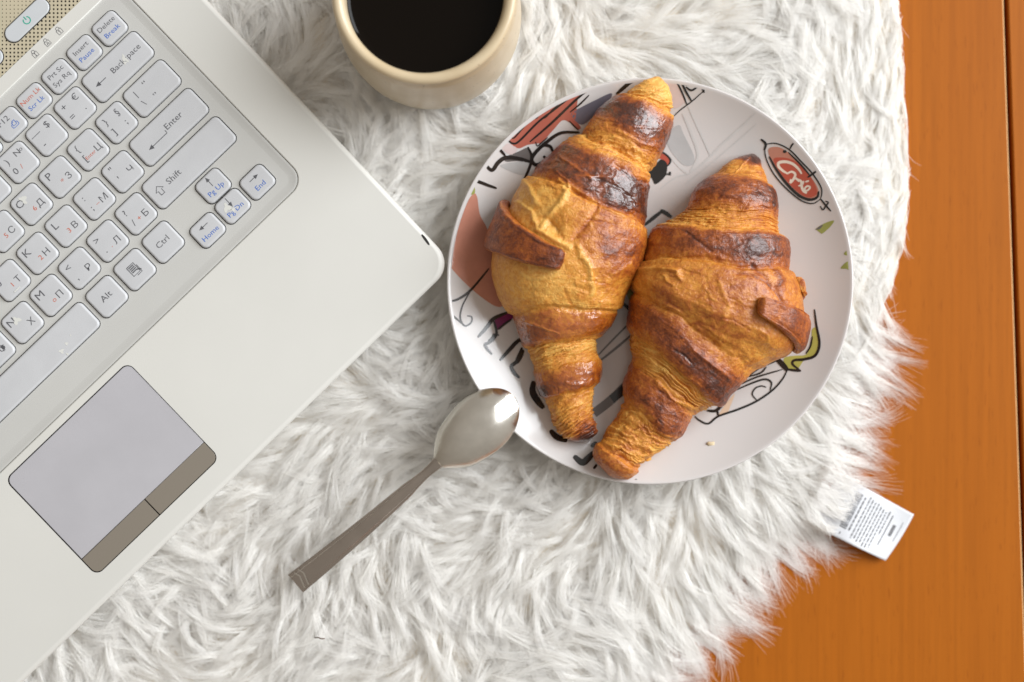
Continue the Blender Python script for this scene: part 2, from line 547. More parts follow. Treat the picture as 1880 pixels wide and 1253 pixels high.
# ================================================================== PLATE (profile used by fur and croissants too)
PLATE_C = np.array(W(1193.5, 516.5, 0.030)[:2])
PLATE_R = 373.5 * S(0.030)
PLATE_PROFILE_TOP = [(0.0, .0160), (.030, .0161), (.042, .0163), (.052, .0169), (.062, .0181), (.071, .0197), (.080, .0220), (.087, .0245), (.093, .0273), (.0968, .0295), (PLATE_R - .0009, .0304)]


def plate_top(r):
    a = np.array(PLATE_PROFILE_TOP)
    return np.interp(r, a[:, 0], a[:, 1])


# smooth version of the profile
_pr = np.linspace(0, PLATE_R - .0009, 90)
_pz = plate_top(_pr)
for _ in range(14):
    _pz[1:-1] = (_pz[:-2] + 2 * _pz[1:-1] + _pz[2:]) / 4


def plate_z(r):
    return np.interp(r, _pr, _pz)


def on_plate(pts, lift):
    """plan points -> world points lying on the plate's upper face"""
    P = np.asarray(pts, float)
    z = np.full(len(P), .018)
    for _ in range(6):
        s = (CAM_Z - z) * K
        x = (P[:, 0] - 940) * s; y = (626.5 - P[:, 1]) * s
        r = np.hypot(x - PLATE_C[0], y - PLATE_C[1])
        rmax = PLATE_R - .0022
        z = plate_z(np.minimum(r, rmax))
    k = np.minimum(1, rmax / np.maximum(r, 1e-6))
    x = PLATE_C[0] + (x - PLATE_C[0]) * k; y = PLATE_C[1] + (y - PLATE_C[1]) * k
    return np.column_stack([x, y, z + lift])


def build_plate():
    t = thing('plate', (PLATE_C[0], PLATE_C[1], .012), 'round white porcelain plate printed with a cafe street drawing, holding both croissants', 'plate')
    prof = [(r, z) for r, z in zip(_pr, _pz)][1:]
    R = PLATE_R
    prof += [(R - .0004, .03045), (R - .0001, .0301), (R, .0297), (R - .0003, .0291), (R - .0012, .0284)]
    prof += [(.0935, .0245), (.088, .0208), (.080, .0168), (.070, .0140), (.062, .0133), (.0605, .0120), (.0575, .0120), (.056, .0133), (.02, .0133)]
    nseg = 288
    ang = np.linspace(0, 2 * np.pi, nseg, endpoint=False)
    v = [(PLATE_C[0], PLATE_C[1], .0160)]
    for r, z in prof:
        v += [(PLATE_C[0] + r * math.cos(a), PLATE_C[1] + r * math.sin(a), z) for a in ang]
    v.append((PLATE_C[0], PLATE_C[1], .0133))
    f = [(0, 1 + j, 1 + (j + 1) % nseg) for j in range(nseg)]
    n = len(prof)
    for i in range(n - 1):
        for j in range(nseg):
            a = 1 + i * nseg + j; b = 1 + i * nseg + (j + 1) % nseg
            f.append((a, a + nseg, b + nseg, b))
    last = 1 + (n - 1) * nseg; c = len(v) - 1
    f += [(last + j, c, last + (j + 1) % nseg) for j in range(nseg)]
    build('dish', v, f, M['porcelain'], t)

    # ---- printed drawing, each motif a thin layer fired on the glaze
    def fill(pts, smooth=True):
        P = catmull(pts, 5, True) if smooth else np.asarray(pts, float)
        bm = bmesh.new()
        bm.faces.new([bm.verts.new((p[0], p[1], 0)) for p in P])
        bmesh.ops.triangulate(bm, faces=bm.faces[:])
        for _ in range(4):
            es = [e for e in bm.edges if e.calc_length() > 9]
            if not es: break
            bmesh.ops.subdivide_edges(bm, edges=es, cuts=1)
            bmesh.ops.triangulate(bm, faces=[q for q in bm.faces if len(q.verts) > 3])
        bm.verts.ensure_lookup_table()
        vv = np.array([x.co[:2] for x in bm.verts]); ff = [tuple(x.index for x in q.verts) for q in bm.faces]
        bm.free()
        return vv, ff

    def zz(ox, oy, sc, pts):
        return [(ox + x / sc, oy + y / sc) for x, y in pts]

    def motif(name, view, layers):
        """layers: (part name, material, fills, strokes, lift)"""
        ox, oy, sc = view
        first = None
        for lname, mt, fills, strokes, lift in layers:
            V, F = [], []
            for pts in fills:
                vv, ff = fill(zz(ox, oy, sc, pts)); o = sum(len(q) for q in V)
                V.append(vv); F += [tuple(i + o for i in q) for q in ff]
            for st in strokes:
                pts, wd = st[0], st[1]
                vv, ff = ribbon(catmull(zz(ox, oy, sc, pts), 7), wd / sc, len(st) < 3); o = sum(len(q) for q in V)
                V.append(vv); F += [tuple(i + o for i in q) for q in ff]
            w = on_plate(np.vstack(V), lift)
            ob = build(name if first is None else lname, w, F, mt, t if first is None else first, True)
            # faces must look up
            bm = bmesh.new(); bm.from_mesh(ob.data)
            for q in bm.faces:
                if q.normal.z < 0: q.normal_flip()
            bm.to_mesh(ob.data); bm.free()
            if first is None: first = ob
    F1, F2, F3, LN = .00010, .00014, .00018, .00023
    motif('printed_awning', (820, 140, 5.696), [
        ('field', P_SALMON, [[(645, 650), (820, 500), (1000, 360), (1200, 230), (1360, 165), (1470, 122), (1481, 150), (1370, 250), (1255, 365), (1330, 450), (1400, 530), (1370, 560), (1290, 490), (1210, 465), (1120, 560), (1000, 690), (950, 705), (850, 720), (740, 755)]], [], F1),
        ('grey_field', P_GREY, [[(610, 850), (750, 790), (850, 750), (885, 830), (880, 905), (740, 890), (620, 895)]], [], F1),
        ('soft_field', P_LGREY, [[(560, 935), (720, 900), (880, 905), (860, 1015), (780, 1035), (650, 990)]], [], F1),
        ('slate_field', P_SLATE, [[(1300, 395), (1400, 330), (1560, 250), (1720, 180), (1700, 260), (1560, 400), (1410, 510)]], [], F1),
        ('pale_field', P_PALE, [[(580, 760), (640, 705), (740, 760), (680, 825)]], [], F1),
        ('ink_line', P_BLACK, [], [
            ([(635, 660), (690, 705), (760, 680), (960, 480), (1150, 335), (1350, 175)], 22),
            ([(680, 615), (705, 648), (830, 510), (1000, 380), (1200, 250)], 16),
            ([(870, 690), (1100, 490), (1330, 270), (1490, 135)], 26),
            ([(1290, 380), (1400, 290), (1490, 200)], 18), ([(930, 445), (960, 395), (1010, 350)], 40),
            ([(540, 755), (575, 790), (615, 835)], 30), ([(400, 920), (475, 985), (540, 905), (620, 855), (760, 865), (880, 900)], 44),
            ([(365, 990), (305, 1080), (400, 1130), (525, 1175)], 34), ([(850, 740), (890, 850), (850, 1000), (720, 1260)], 30),
            ([(1390, 590), (1200, 595), (1060, 680), (930, 800), (890, 880), (940, 930), (1030, 880), (1015, 835)], 40),
            ([(940, 800), (1000, 730), (1080, 735), (1115, 800)], 34), ([(1280, 470), (1340, 530), (1380, 570)], 14),
            ([(930, 690), (950, 730), (990, 700), (1060, 640)], 14), ([(990, 450), (1040, 430), (1100, 360), (1180, 290)], 13)], LN)])
    motif('printed_dress', (0, 0, 1), [
        ('field', P_PINK, [[(868, 357), (876, 362), (881, 394), (893, 417), (905, 450), (915, 500), (930, 545), (925, 561), (908, 562), (875, 539), (842, 508), (824, 483), (826, 455), (832, 430), (850, 385)]], [], F1),
        ('leaf', P_GREEN, [[(866, 336), (871, 342), (872, 354), (866, 358), (862, 350)]], [], F2)])
    motif('printed_chair', (815, 460, 4.82), [
        ('ink_line', P_BLACK, [], [([(400, 160), (240, 350), (130, 430), (35, 458)], 22), ([(240, 350), (165, 490), (145, 600), (185, 668), (240, 640), (245, 590), (205, 580)], 17),
                                   ([(45, 548), (95, 590), (155, 645)], 17), ([(35, 355), (55, 358)], 14)], LN)])
    motif('printed_legs', (815, 460, 4.82), [
        ('field', P_PLUM, [[(450, 612), (500, 575), (600, 540), (620, 590), (560, 640), (480, 705)]], [], F1),
        ('ink_line', P_BLACK, [], [([(300, 770), (380, 680), (440, 605), (560, 550)], 34), ([(440, 620), (465, 740), (400, 815), (365, 835), (385, 875), (428, 922)], 28),
                                   ([(480, 700), (540, 650), (600, 610)], 20), ([(430, 740), (490, 752)], 14), ([(395, 805), (425, 790), (450, 745)], 40),
                                   ([(495, 975), (580, 880), (640, 815), (700, 770)], 36), ([(690, 860), (645, 980), (598, 1025), (620, 1080), (668, 1130)], 34), ([(640, 1000), (670, 940), (700, 880)], 50)], LN)])
    for pts, wd in (([(72, 515), (66, 590), (100, 650), (140, 700)], 46), ([(185, 848), (230, 895), (300, 920)], 40), ([(345, 1022), (400, 1066), (440, 1040), (480, 995)], 46), ([(478, 1110), (500, 1080)], 18),
                    ([(692, 1155), (688, 1190), (712, 1212)], 16), ([(762, 1178), (768, 1195), (752, 1218)], 16), ([(675, -10), (705, 15), (735, 50)], 22), ([(460, 960), (500, 930)], 30)):
        motif('printed_stroke', (960, 560, 3.686), [('ink_line', P_BLACK, [], [(pts, wd)], LN)])
    motif('printed_kerb', (960, 560, 3.686), [
        ('field', P_GREY, [], [([(480, 735), (590, 650), (700, 545)], 62, 0)], F1),
        ('thin_line', P_GREY, [], [([(500, 350), (620, 225), (740, 105)], 13), ([(515, 385), (640, 285), (750, 190)], 18)], F2),
        ('ink_line', P_BLACK, [], [([(600, 640), (650, 600), (720, 540)], 58, 0)], LN),
        ('leaf', P_OLIVE, [[(700, -80), (740, -130), (780, -60), (740, -10)]], [], F2)])
    motif('printed_window', (1100, 140, 5.695), [
        ('pane', P_LGREY, [[(710, 680), (755, 560), (840, 515), (880, 600), (990, 830), (980, 925), (880, 930), (760, 800)]], [], F1),
        ('thin_line', P_FAINT, [], [([(870, 390), (960, 600), (1030, 830), (950, 1010)], 26), ([(930, 320), (1060, 600), (1170, 850)], 20), ([(750, 850), (840, 950), (930, 1030)], 24),
                                    ([(930, 1030), (1100, 900), (1300, 700), (1500, 520), (1640, 380)], 22), ([(900, 1130), (1150, 930), (1400, 720), (1650, 500)], 14), ([(640, 1180), (800, 1060), (930, 1030)], 16)], F2),
        ('pale_field', P_PALE, [[(690, 50), (800, 50), (860, 170), (895, 270), (790, 340), (745, 230)]], [], F1),
        ('ink_line', P_BLACK, [], [([(800, 40), (860, 160), (920, 305)], 20), ([(848, 40), (900, 150), (968, 268)], 24), ([(770, 430), (850, 355), (925, 300), (1000, 240), (1095, 155)], 13),
                                   ([(860, 85), (940, 97), (1040, 75), (1070, 120), (1090, 165)], 17), ([(905, 115), (970, 150), (1050, 90)], 22), ([(1080, 160), (1104, 158)], 34, 0),
                                   ([(180, 190), (250, 130), (330, 65), (430, 35)], 40), ([(-10, 120), (40, 85)], 24)], LN)])
    motif('printed_cup', (1100, 140, 5.695), [
        ('bowl', P_BLACK, [[(470, 1040), (560, 960), (640, 875), (700, 900), (712, 960), (690, 1050), (590, 1132), (545, 1065)]], [([(690, 1030), (745, 1022)], 18), ([(728, 1020), (752, 1022)], 40, 0)], F2),
        ('saucer', P_RED, [[(600, 790), (680, 820), (730, 860), (735, 905), (712, 935), (690, 890), (620, 855)]], [], F1),
        ('ink_line', P_BLACK, [], [([(610, 770), (690, 815), (738, 865), (742, 905), (712, 945)], 20)], LN)])
    motif('printed_frame', (1150, 120, 3.133), [
        ('ink_line', P_BLACK, [], [([(105, 920), (160, 875), (205, 840)], 22), ([(195, 835), (225, 850), (260, 875)], 24)], LN)])
    motif('printed_sign', (1380, 240, 6.263), [
        ('field', P_PINK, [[(195, 210), (300, 190), (420, 250), (560, 390), (680, 530), (760, 660), (765, 755), (660, 795), (540, 740), (400, 610), (280, 440), (210, 310)]], [], F1),
        ('centre', P_RED, [[(250, 330), (330, 310), (450, 330), (560, 400), (680, 540), (745, 665), (740, 740), (650, 770), (540, 715), (410, 590), (300, 440)]], [], F2),
        ('lettering', P_CREAM, [], [([(575, 500), (535, 440), (470, 385), (390, 360), (315, 370), (310, 415), (360, 465), (420, 500)], 34), ([(400, 500), (460, 475), (500, 505), (480, 560), (445, 600), (450, 560)], 28),
                                    ([(480, 540), (520, 560), (545, 590)], 26), ([(525, 560), (570, 590), (575, 650), (600, 700), (635, 720)], 32), ([(535, 640), (580, 620), (600, 580)], 22),
                                    ([(590, 690), (640, 690), (670, 655), (640, 640), (610, 670), (630, 710)], 22), ([(615, 592), (660, 578)], 20)], F3),
        ('ink_line', P_BLACK, [], [([(150, 160), (280, 150), (430, 220), (560, 350), (700, 500), (790, 640), (805, 720), (790, 790)], 18),
                                   ([(790, 790), (700, 840), (560, 800), (380, 650), (240, 480), (160, 300), (150, 160)], 17), ([(200, 300), (280, 445), (400, 610), (540, 745), (660, 795), (750, 770), (770, 700)], 34),
                                   ([(420, 250), (560, 390), (680, 530)], 20), ([(105, 100), (160, 155), (145, 230)], 30), ([(440, 215), (465, 165), (515, 120)], 20), ([(640, 540), (700, 500), (760, 455)], 24),
                                   ([(360, 240), (400, 245)], 34), ([(790, 785), (850, 860), (912, 930)], 22), ([(785, 870), (820, 912), (850, 870), (880, 830), (845, 812)], 18), ([(825, 530), (855, 570)], 22)], LN)])
    motif('printed_leaf', (1380, 240, 6.263), [
        ('field', P_GREEN, [[(730, 1140), (820, 1075), (945, 1035), (900, 1110), (805, 1190), (830, 1120)]], [], F1),
        ('tip', P_GREY, [[(735, 1138), (790, 1095), (820, 1090), (780, 1135)]], [], F2)])
    motif('printed_leaf', (1380, 240, 6.263), [('field', P_GREEN, [[(985, 870), (1005, 880), (1025, 965), (1005, 960)]], [], F1)])
    motif('printed_leaf', (1150, 120, 3.133), [('field', P_GREEN, [[(1232, 1168), (1262, 1135), (1292, 1130), (1290, 1180), (1265, 1172)]], [], F1)])
    motif('printed_leaf', (1150, 120, 3.133), [('field', P_GREEN, [[(1250, 1088), (1268, 1066), (1286, 1070), (1284, 1095)]], [], F1)])
    motif('printed_table', (1260, 570, 5.446), [
        ('cloth', P_OLIVE, [[(975, 480), (1080, 455), (1200, 440), (1250, 320), (1255, 200), (1300, 180), (1330, 330), (1290, 450), (1180, 490), (1080, 505), (1062, 545), (1110, 600), (1010, 585)]], [], F1),
        ('peach_field', P_PEACH, [[(325, 1050), (400, 930), (485, 835), (440, 960), (410, 1020)]], [], F1),
        ('ink_line', P_BLACK, [], [([(85, 1060), (130, 1100), (220, 1133), (320, 1060), (520, 990), (700, 910), (860, 800), (960, 690), (1012, 595)], 22),
                                   ([(205, 1003), (310, 995), (420, 850), (490, 740), (570, 680)], 36), ([(320, 1055), (312, 1000), (330, 960)], 24), ([(470, 810), (640, 735), (780, 690), (850, 722), (838, 800)], 20),
                                   ([(705, 900), (660, 840), (690, 780), (750, 757), (800, 770)], 16), ([(510, 755), (700, 670), (960, 592)], 18), ([(620, 665), (745, 625), (800, 565)], 18),
                                   ([(540, 720), (720, 575), (905, 500)], 34), ([(890, 470), (960, 540), (1015, 605)], 56), ([(1280, -10), (1300, 150), (1330, 330), (1290, 450), (1180, 490), (1080, 500), (1063, 540), (1145, 608)], 28),
                                   ([(1145, 608), (1080, 600), (1005, 590)], 26), ([(1260, 260), (1240, 360), (1195, 435)], 18), ([(380, 840), (430, 850)], 40), ([(700, 590), (800, 490), (900, 470)], 20)], LN)])
    return t


build_plate()

# ================================================================== CROISSANTS
def interp_rows(rows, t):
    """Catmull-Rom through rows at parameter t (array)"""
    P = np.asarray(rows, float); n = len(P)
    Q = np.vstack([2 * P[0] - P[1], P, 2 * P[-1] - P[-2]])
    i = np.clip(np.floor(t).astype(int), 0, n - 2); u = (t - i)[:, None]
    a, b, c, d = Q[i], Q[i + 1], Q[i + 2], Q[i + 3]
    return 0.5 * (2 * b + (c - a) * u + (2 * a - 5 * b + 4 * c - d) * u ** 2 + (3 * b - a - 3 * c + d) * u ** 3)


def seg_dist(px, py, pts):
    best = np.full(px.shape, 1e9)
    for (x0, y0), (x1, y1) in zip(pts[:-1], pts[1:]):
        dx, dy = x1 - x0, y1 - y0
        u = np.clip(((px - x0) * dx + (py - y0) * dy) / (dx * dx + dy * dy), 0, 1)
        best = np.minimum(best, np.hypot(px - x0 - u * dx, py - y0 - u * dy))
    return best


class Croissant:
    def __init__(self, rows, ctrl, spots, creases, seed, up=0.43, down=0.30):
        self.rows = np.array([[*l, *r] for l, r in rows], float); self.n = len(rows)
        self.ctrl = np.array(ctrl, float); self.spots = spots; self.creases = creases; self.seed = seed
        self.up, self.down = up, down

    def frame(self, t):
        R = interp_rows(self.rows, t)
        cx, cy = (R[:, 0] + R[:, 2]) / 2, (R[:, 1] + R[:, 3]) / 2
        wpx = np.hypot(R[:, 2] - R[:, 0], R[:, 3] - R[:, 1])
        wid = np.where(wpx < 160, wpx, 160 + (wpx - 160) * .50) * S(.036)
        x0 = (cx - 940) * S(.036); y0 = (626.5 - cy) * S(.036)
        base = plate_z(np.minimum(np.hypot(x0 - PLATE_C[0], y0 - PLATE_C[1]), PLATE_R - .002)) + .0004
        zc = base + self.down * wid
        s = (CAM_Z - zc) * K
        L = np.column_stack([(R[:, 0] - 940) * s, (626.5 - R[:, 1]) * s, zc])
        Rr = np.column_stack([(R[:, 2] - 940) * s, (626.5 - R[:, 3]) * s, zc])
        return L, Rr, wid

    def surf(self, t, th, off):
        """t, th same-shape arrays; off metres outward"""
        L, R, wid = self.frame(t)
        c = (L + R) / 2; h = (R - L) / 2
        hl = np.linalg.norm(h, axis=1, keepdims=True); hd = h / hl
        co, si = np.cos(th), np.sin(th)
        cs = np.sign(co) * np.abs(co) ** 0.92
        up = np.where(si > 0, self.up * wid * np.abs(si) ** 0.95, -self.down * wid * np.abs(si) ** 0.55)
        p = c + hd * (cs * hl[:, 0])[:, None]
        p[:, 2] += up
        nx = co; nz = si
        p += hd * ((off - np.minimum(.0026, .042 * wid)) * nx)[:, None]
        p[:, 2] += off * np.where(si > 0, nz, 0)
        return p

    def build(self, thing_o, nt=600, nth=400):
        sd = self.seed
        t1 = np.linspace(0, self.n - 1, nt); th1 = np.linspace(0, 2 * np.pi, nth, endpoint=False)
        T, TH = np.meshgrid(t1, th1, indexing='ij'); T = T.ravel(); TH = TH.ravel()
        p0 = self.surf(T, TH, np.zeros_like(T))
        X, Y, Z = p0[:, 0], p0[:, 1], p0[:, 2]
        s = (CAM_Z - Z) * K; PX = X / s + 940; PY = 626.5 - Y / s
        # wobbling wrap edges
        wob = 0.34 * fbm(X * 55, Y * 55, Z * 55, sd, 3) + 0.10 * fbm(X * 330, Y * 330, Z * 330, sd + 3, 3)
        tt = np.clip(T + wob, 0, self.n - 1)
        off = np.interp(tt, self.ctrl[:, 0], self.ctrl[:, 1]) * 1.3e-3
        bake = np.interp(tt, self.ctrl[:, 0], self.ctrl[:, 2]) * 1.10 - .055
        stri = np.interp(tt, self.ctrl[:, 0], self.ctrl[:, 3])
        gloss = np.interp(tt, self.ctrl[:, 0], self.ctrl[:, 4])
        lumpy = fbm(X * 95, Y * 95, Z * 95, sd + 71, 3)
        # laminated layers: thin ridges running along the wrap edges
        ph = tt * 5.5 + 1.5 * np.cos(TH) + 1.6 * fbm(X * 60, Y * 60, Z * 60, sd + 9, 3) + 0.25 * np.sin(TH * 2)
        saw = (1 - 2 * ((ph * .8 + .6 * lumpy) % 1.0)) * np.clip((stri - .25) * 1.6, 0, 1) * np.clip(.7 + 1.3 * lumpy, 0, 1)
        rid = .60 * saw + .7 * vnoise(ph, TH * 1.3, np.full_like(ph, 3.1), sd + 21) + 0.5 * vnoise(ph * 2.3, TH * 2.2, np.full_like(ph, 1.1), sd + 22)
        off += stri * rid * 0.85e-3
        bake += stri * rid * -0.13
        # lumpy dough, blisters
        lump = fbm(X * 70, Y * 70, Z * 70, sd + 40, 4)
        fine = fbm(X * 330, Y * 330, Z * 330, sd + 50, 4)
        wrk = 1 - np.abs(fbm(X * 130 + 3 * lump, Y * 130, Z * 130, sd + 61, 3))
        off += 1.1e-3 * lump + 0.22e-3 * fine + 0.6e-3 * (wrk - .75)
        bake += 0.10 * lump + 0.05 * fine
        for (x, y, r, amp) in self.spots:
            g = np.exp(-((PX - x) ** 2 + (PY - y) ** 2) / (r * r)) * (1 + .45 * fine + .4 * lump)
            bake += amp * g * (np.sin(TH) > -.2)
        for (pts, wdt, hgt, amp) in self.creases:
            d = seg_dist(PX + 4 * fine, PY + 5 * lump, pts)
            g = np.exp(-(d / wdt) ** 2) * (np.sin(TH) > -.1)
            off += hgt * 1e-3 * g; bake += amp * g
        # fine random wrinkles of the baked skin
        rg = np.random.default_rng(sd)
        for _ in range(18):
            tq = rg.uniform(.3, self.n - 1.3); lq, rq = self.rows[int(tq)][:2], self.rows[int(tq)][2:]
            c0 = lq + (rq - lq) * rg.uniform(.15, .85); d0 = (rq - lq) / np.linalg.norm(rq - lq); q = rg.normal(0, .55)
            d0 = np.array([d0[0] * math.cos(q) - d0[1] * math.sin(q), d0[0] * math.sin(q) + d0[1] * math.cos(q)]) * rg.uniform(12, 34)
            pts = [c0 - d0, c0 + rg.normal(0, 4, 2), c0 + d0]
            near = np.hypot(PX - c0[0], PY - c0[1]) < 60
            dd = seg_dist(PX[near] + 5 * fine[near], PY[near] + 6 * lump[near], pts)
            g = np.exp(-(dd / rg.uniform(1.6, 3.2)) ** 2) * (np.sin(TH[near]) > -.1)
            sg = rg.choice((-1, 1)); off[near] += sg * rg.uniform(.25, .6) * 1e-3 * g; bake[near] -= sg * rg.uniform(.06, .16) * g
        # paler and duller low on the sides
        low = np.clip(0.15 - np.sin(TH), 0, 1)
        bake = bake * (1 - .35 * low)
        # closed rounded ends
        e = np.minimum(T, self.n - 1 - T); endf = np.clip(e / 0.55, 0, 1); cap = np.sqrt(np.clip(1 - (1 - endf) ** 2, 0, 1))
        p = self.surf(T, TH, off)
        cen = p.reshape(nt, nth, 3).mean(1, keepdims=True).repeat(nth, 1).reshape(-1, 3)
        p = cen + (p - cen) * np.maximum(cap, 0.02)[:, None]
        # nothing below the dish
        r = np.hypot(p[:, 0] - PLATE_C[0], p[:, 1] - PLATE_C[1])
        p[:, 2] = np.maximum(p[:, 2], plate_z(np.minimum(r, PLATE_R - .001)) + .0003)
        faces = grid_faces_np(nt, nth, True)
        o = self._mesh('body', p, faces, thing_o, bake, gloss, T, TH, stri)
        return o

    def _mesh(self, name, p, faces, thing_o, bake, gloss, T, TH, layers):
        me = bpy.data.meshes.new(name)
        v = p - origin_of(thing_o)
        me.from_pydata(v.tolist(), [], faces.tolist()); me.update()
        a = me.attributes.new('bake', 'FLOAT', 'POINT'); a.data.foreach_set('value', bake.astype(np.float32))
        a = me.attributes.new('gloss', 'FLOAT', 'POINT'); a.data.foreach_set('value', np.clip(gloss, 0, 1).astype(np.float32))
        a = me.attributes.new('layers', 'FLOAT', 'POINT'); a.data.foreach_set('value', np.clip(layers, 0, 1).astype(np.float32))
        u = np.column_stack([T * 4.6 + 1.3 * np.cos(TH), np.cos(TH) * 1.6, np.sin(TH) * 1.6]).astype(np.float32)
        a = me.attributes.new('wrap_uv', 'FLOAT_VECTOR', 'POINT'); a.data.foreach_set('vector', u.ravel())
        bm = bmesh.new(); bm.from_mesh(me); bmesh.ops.recalc_face_normals(bm, faces=bm.faces); bm.to_mesh(me); bm.free()
        return link_mesh(name, me, thing_o, M['crust'])

    def flap(self, thing_o, t0, t1, th0, th1, half0, half1, thick, bake0, seed, name='folded_end', na=130, nb=90, lift0=0.0, lift1=0.0):
        """a rolled dough end lying on the body: a runs along, b across"""
        a = np.linspace(0, 1, na); b = np.linspace(0, 2 * np.pi, nb, endpoint=False)
        A, B = np.meshgrid(a, b, indexing='ij'); A = A.ravel(); B = B.ravel()
        half = half0 + (half1 - half0) * A
        cb, sb = np.cos(B), np.sin(B)
        sq = np.sign(cb) * np.abs(cb) ** 0.45; sv = np.sign(sb) * np.abs(sb) ** 0.5
        endcap = np.clip(np.minimum(A, 1 - A) / 0.035, 0, 1) ** 0.5
        T = t0 + (t1 - t0) * A + half * sq * (0.6 + .4 * endcap)
        T = T + .05 * fbm(A * 6, B * .5, None, seed + 2, 3)
        TH = th0 + (th1 - th0) * A
        p0 = self.surf(T, TH, np.zeros_like(T))
        n1 = fbm(p0[:, 0] * 160, p0[:, 1] * 160, B, seed, 4)
        lay = vnoise(sb * 4 + 2, A * 2.5, None, seed + 5)
        off = .0012 + lift0 + (lift1 - lift0) * A + thick * (.5 + .5 * sv) * (0.45 + .55 * endcap) + .0007 * n1 + .0004 * lay
        p = self.surf(T, TH, off)
        cen = p.reshape(na, nb, 3).mean(1, keepdims=True).repeat(nb, 1).reshape(-1, 3)
        p = cen + (p - cen) * np.where(np.minimum(A, 1 - A) < 1e-6, 0.02, 1.0)[:, None]
        r = np.hypot(p[:, 0] - PLATE_C[0], p[:, 1] - PLATE_C[1])
        p[:, 2] = np.maximum(p[:, 2], plate_z(np.minimum(r, PLATE_R - .001)) + .0004)
        bake = bake0 + .14 * n1 - .35 * (sv < 0.2) * (1 - np.abs(sq)) - .22 * (np.abs(sq) > .93) + .1 * lay
        return self._mesh(name, p, grid_faces_np(na, nb, True), thing_o, bake, np.full_like(bake, .35), T * 2, TH + B, np.full_like(bake, .3))


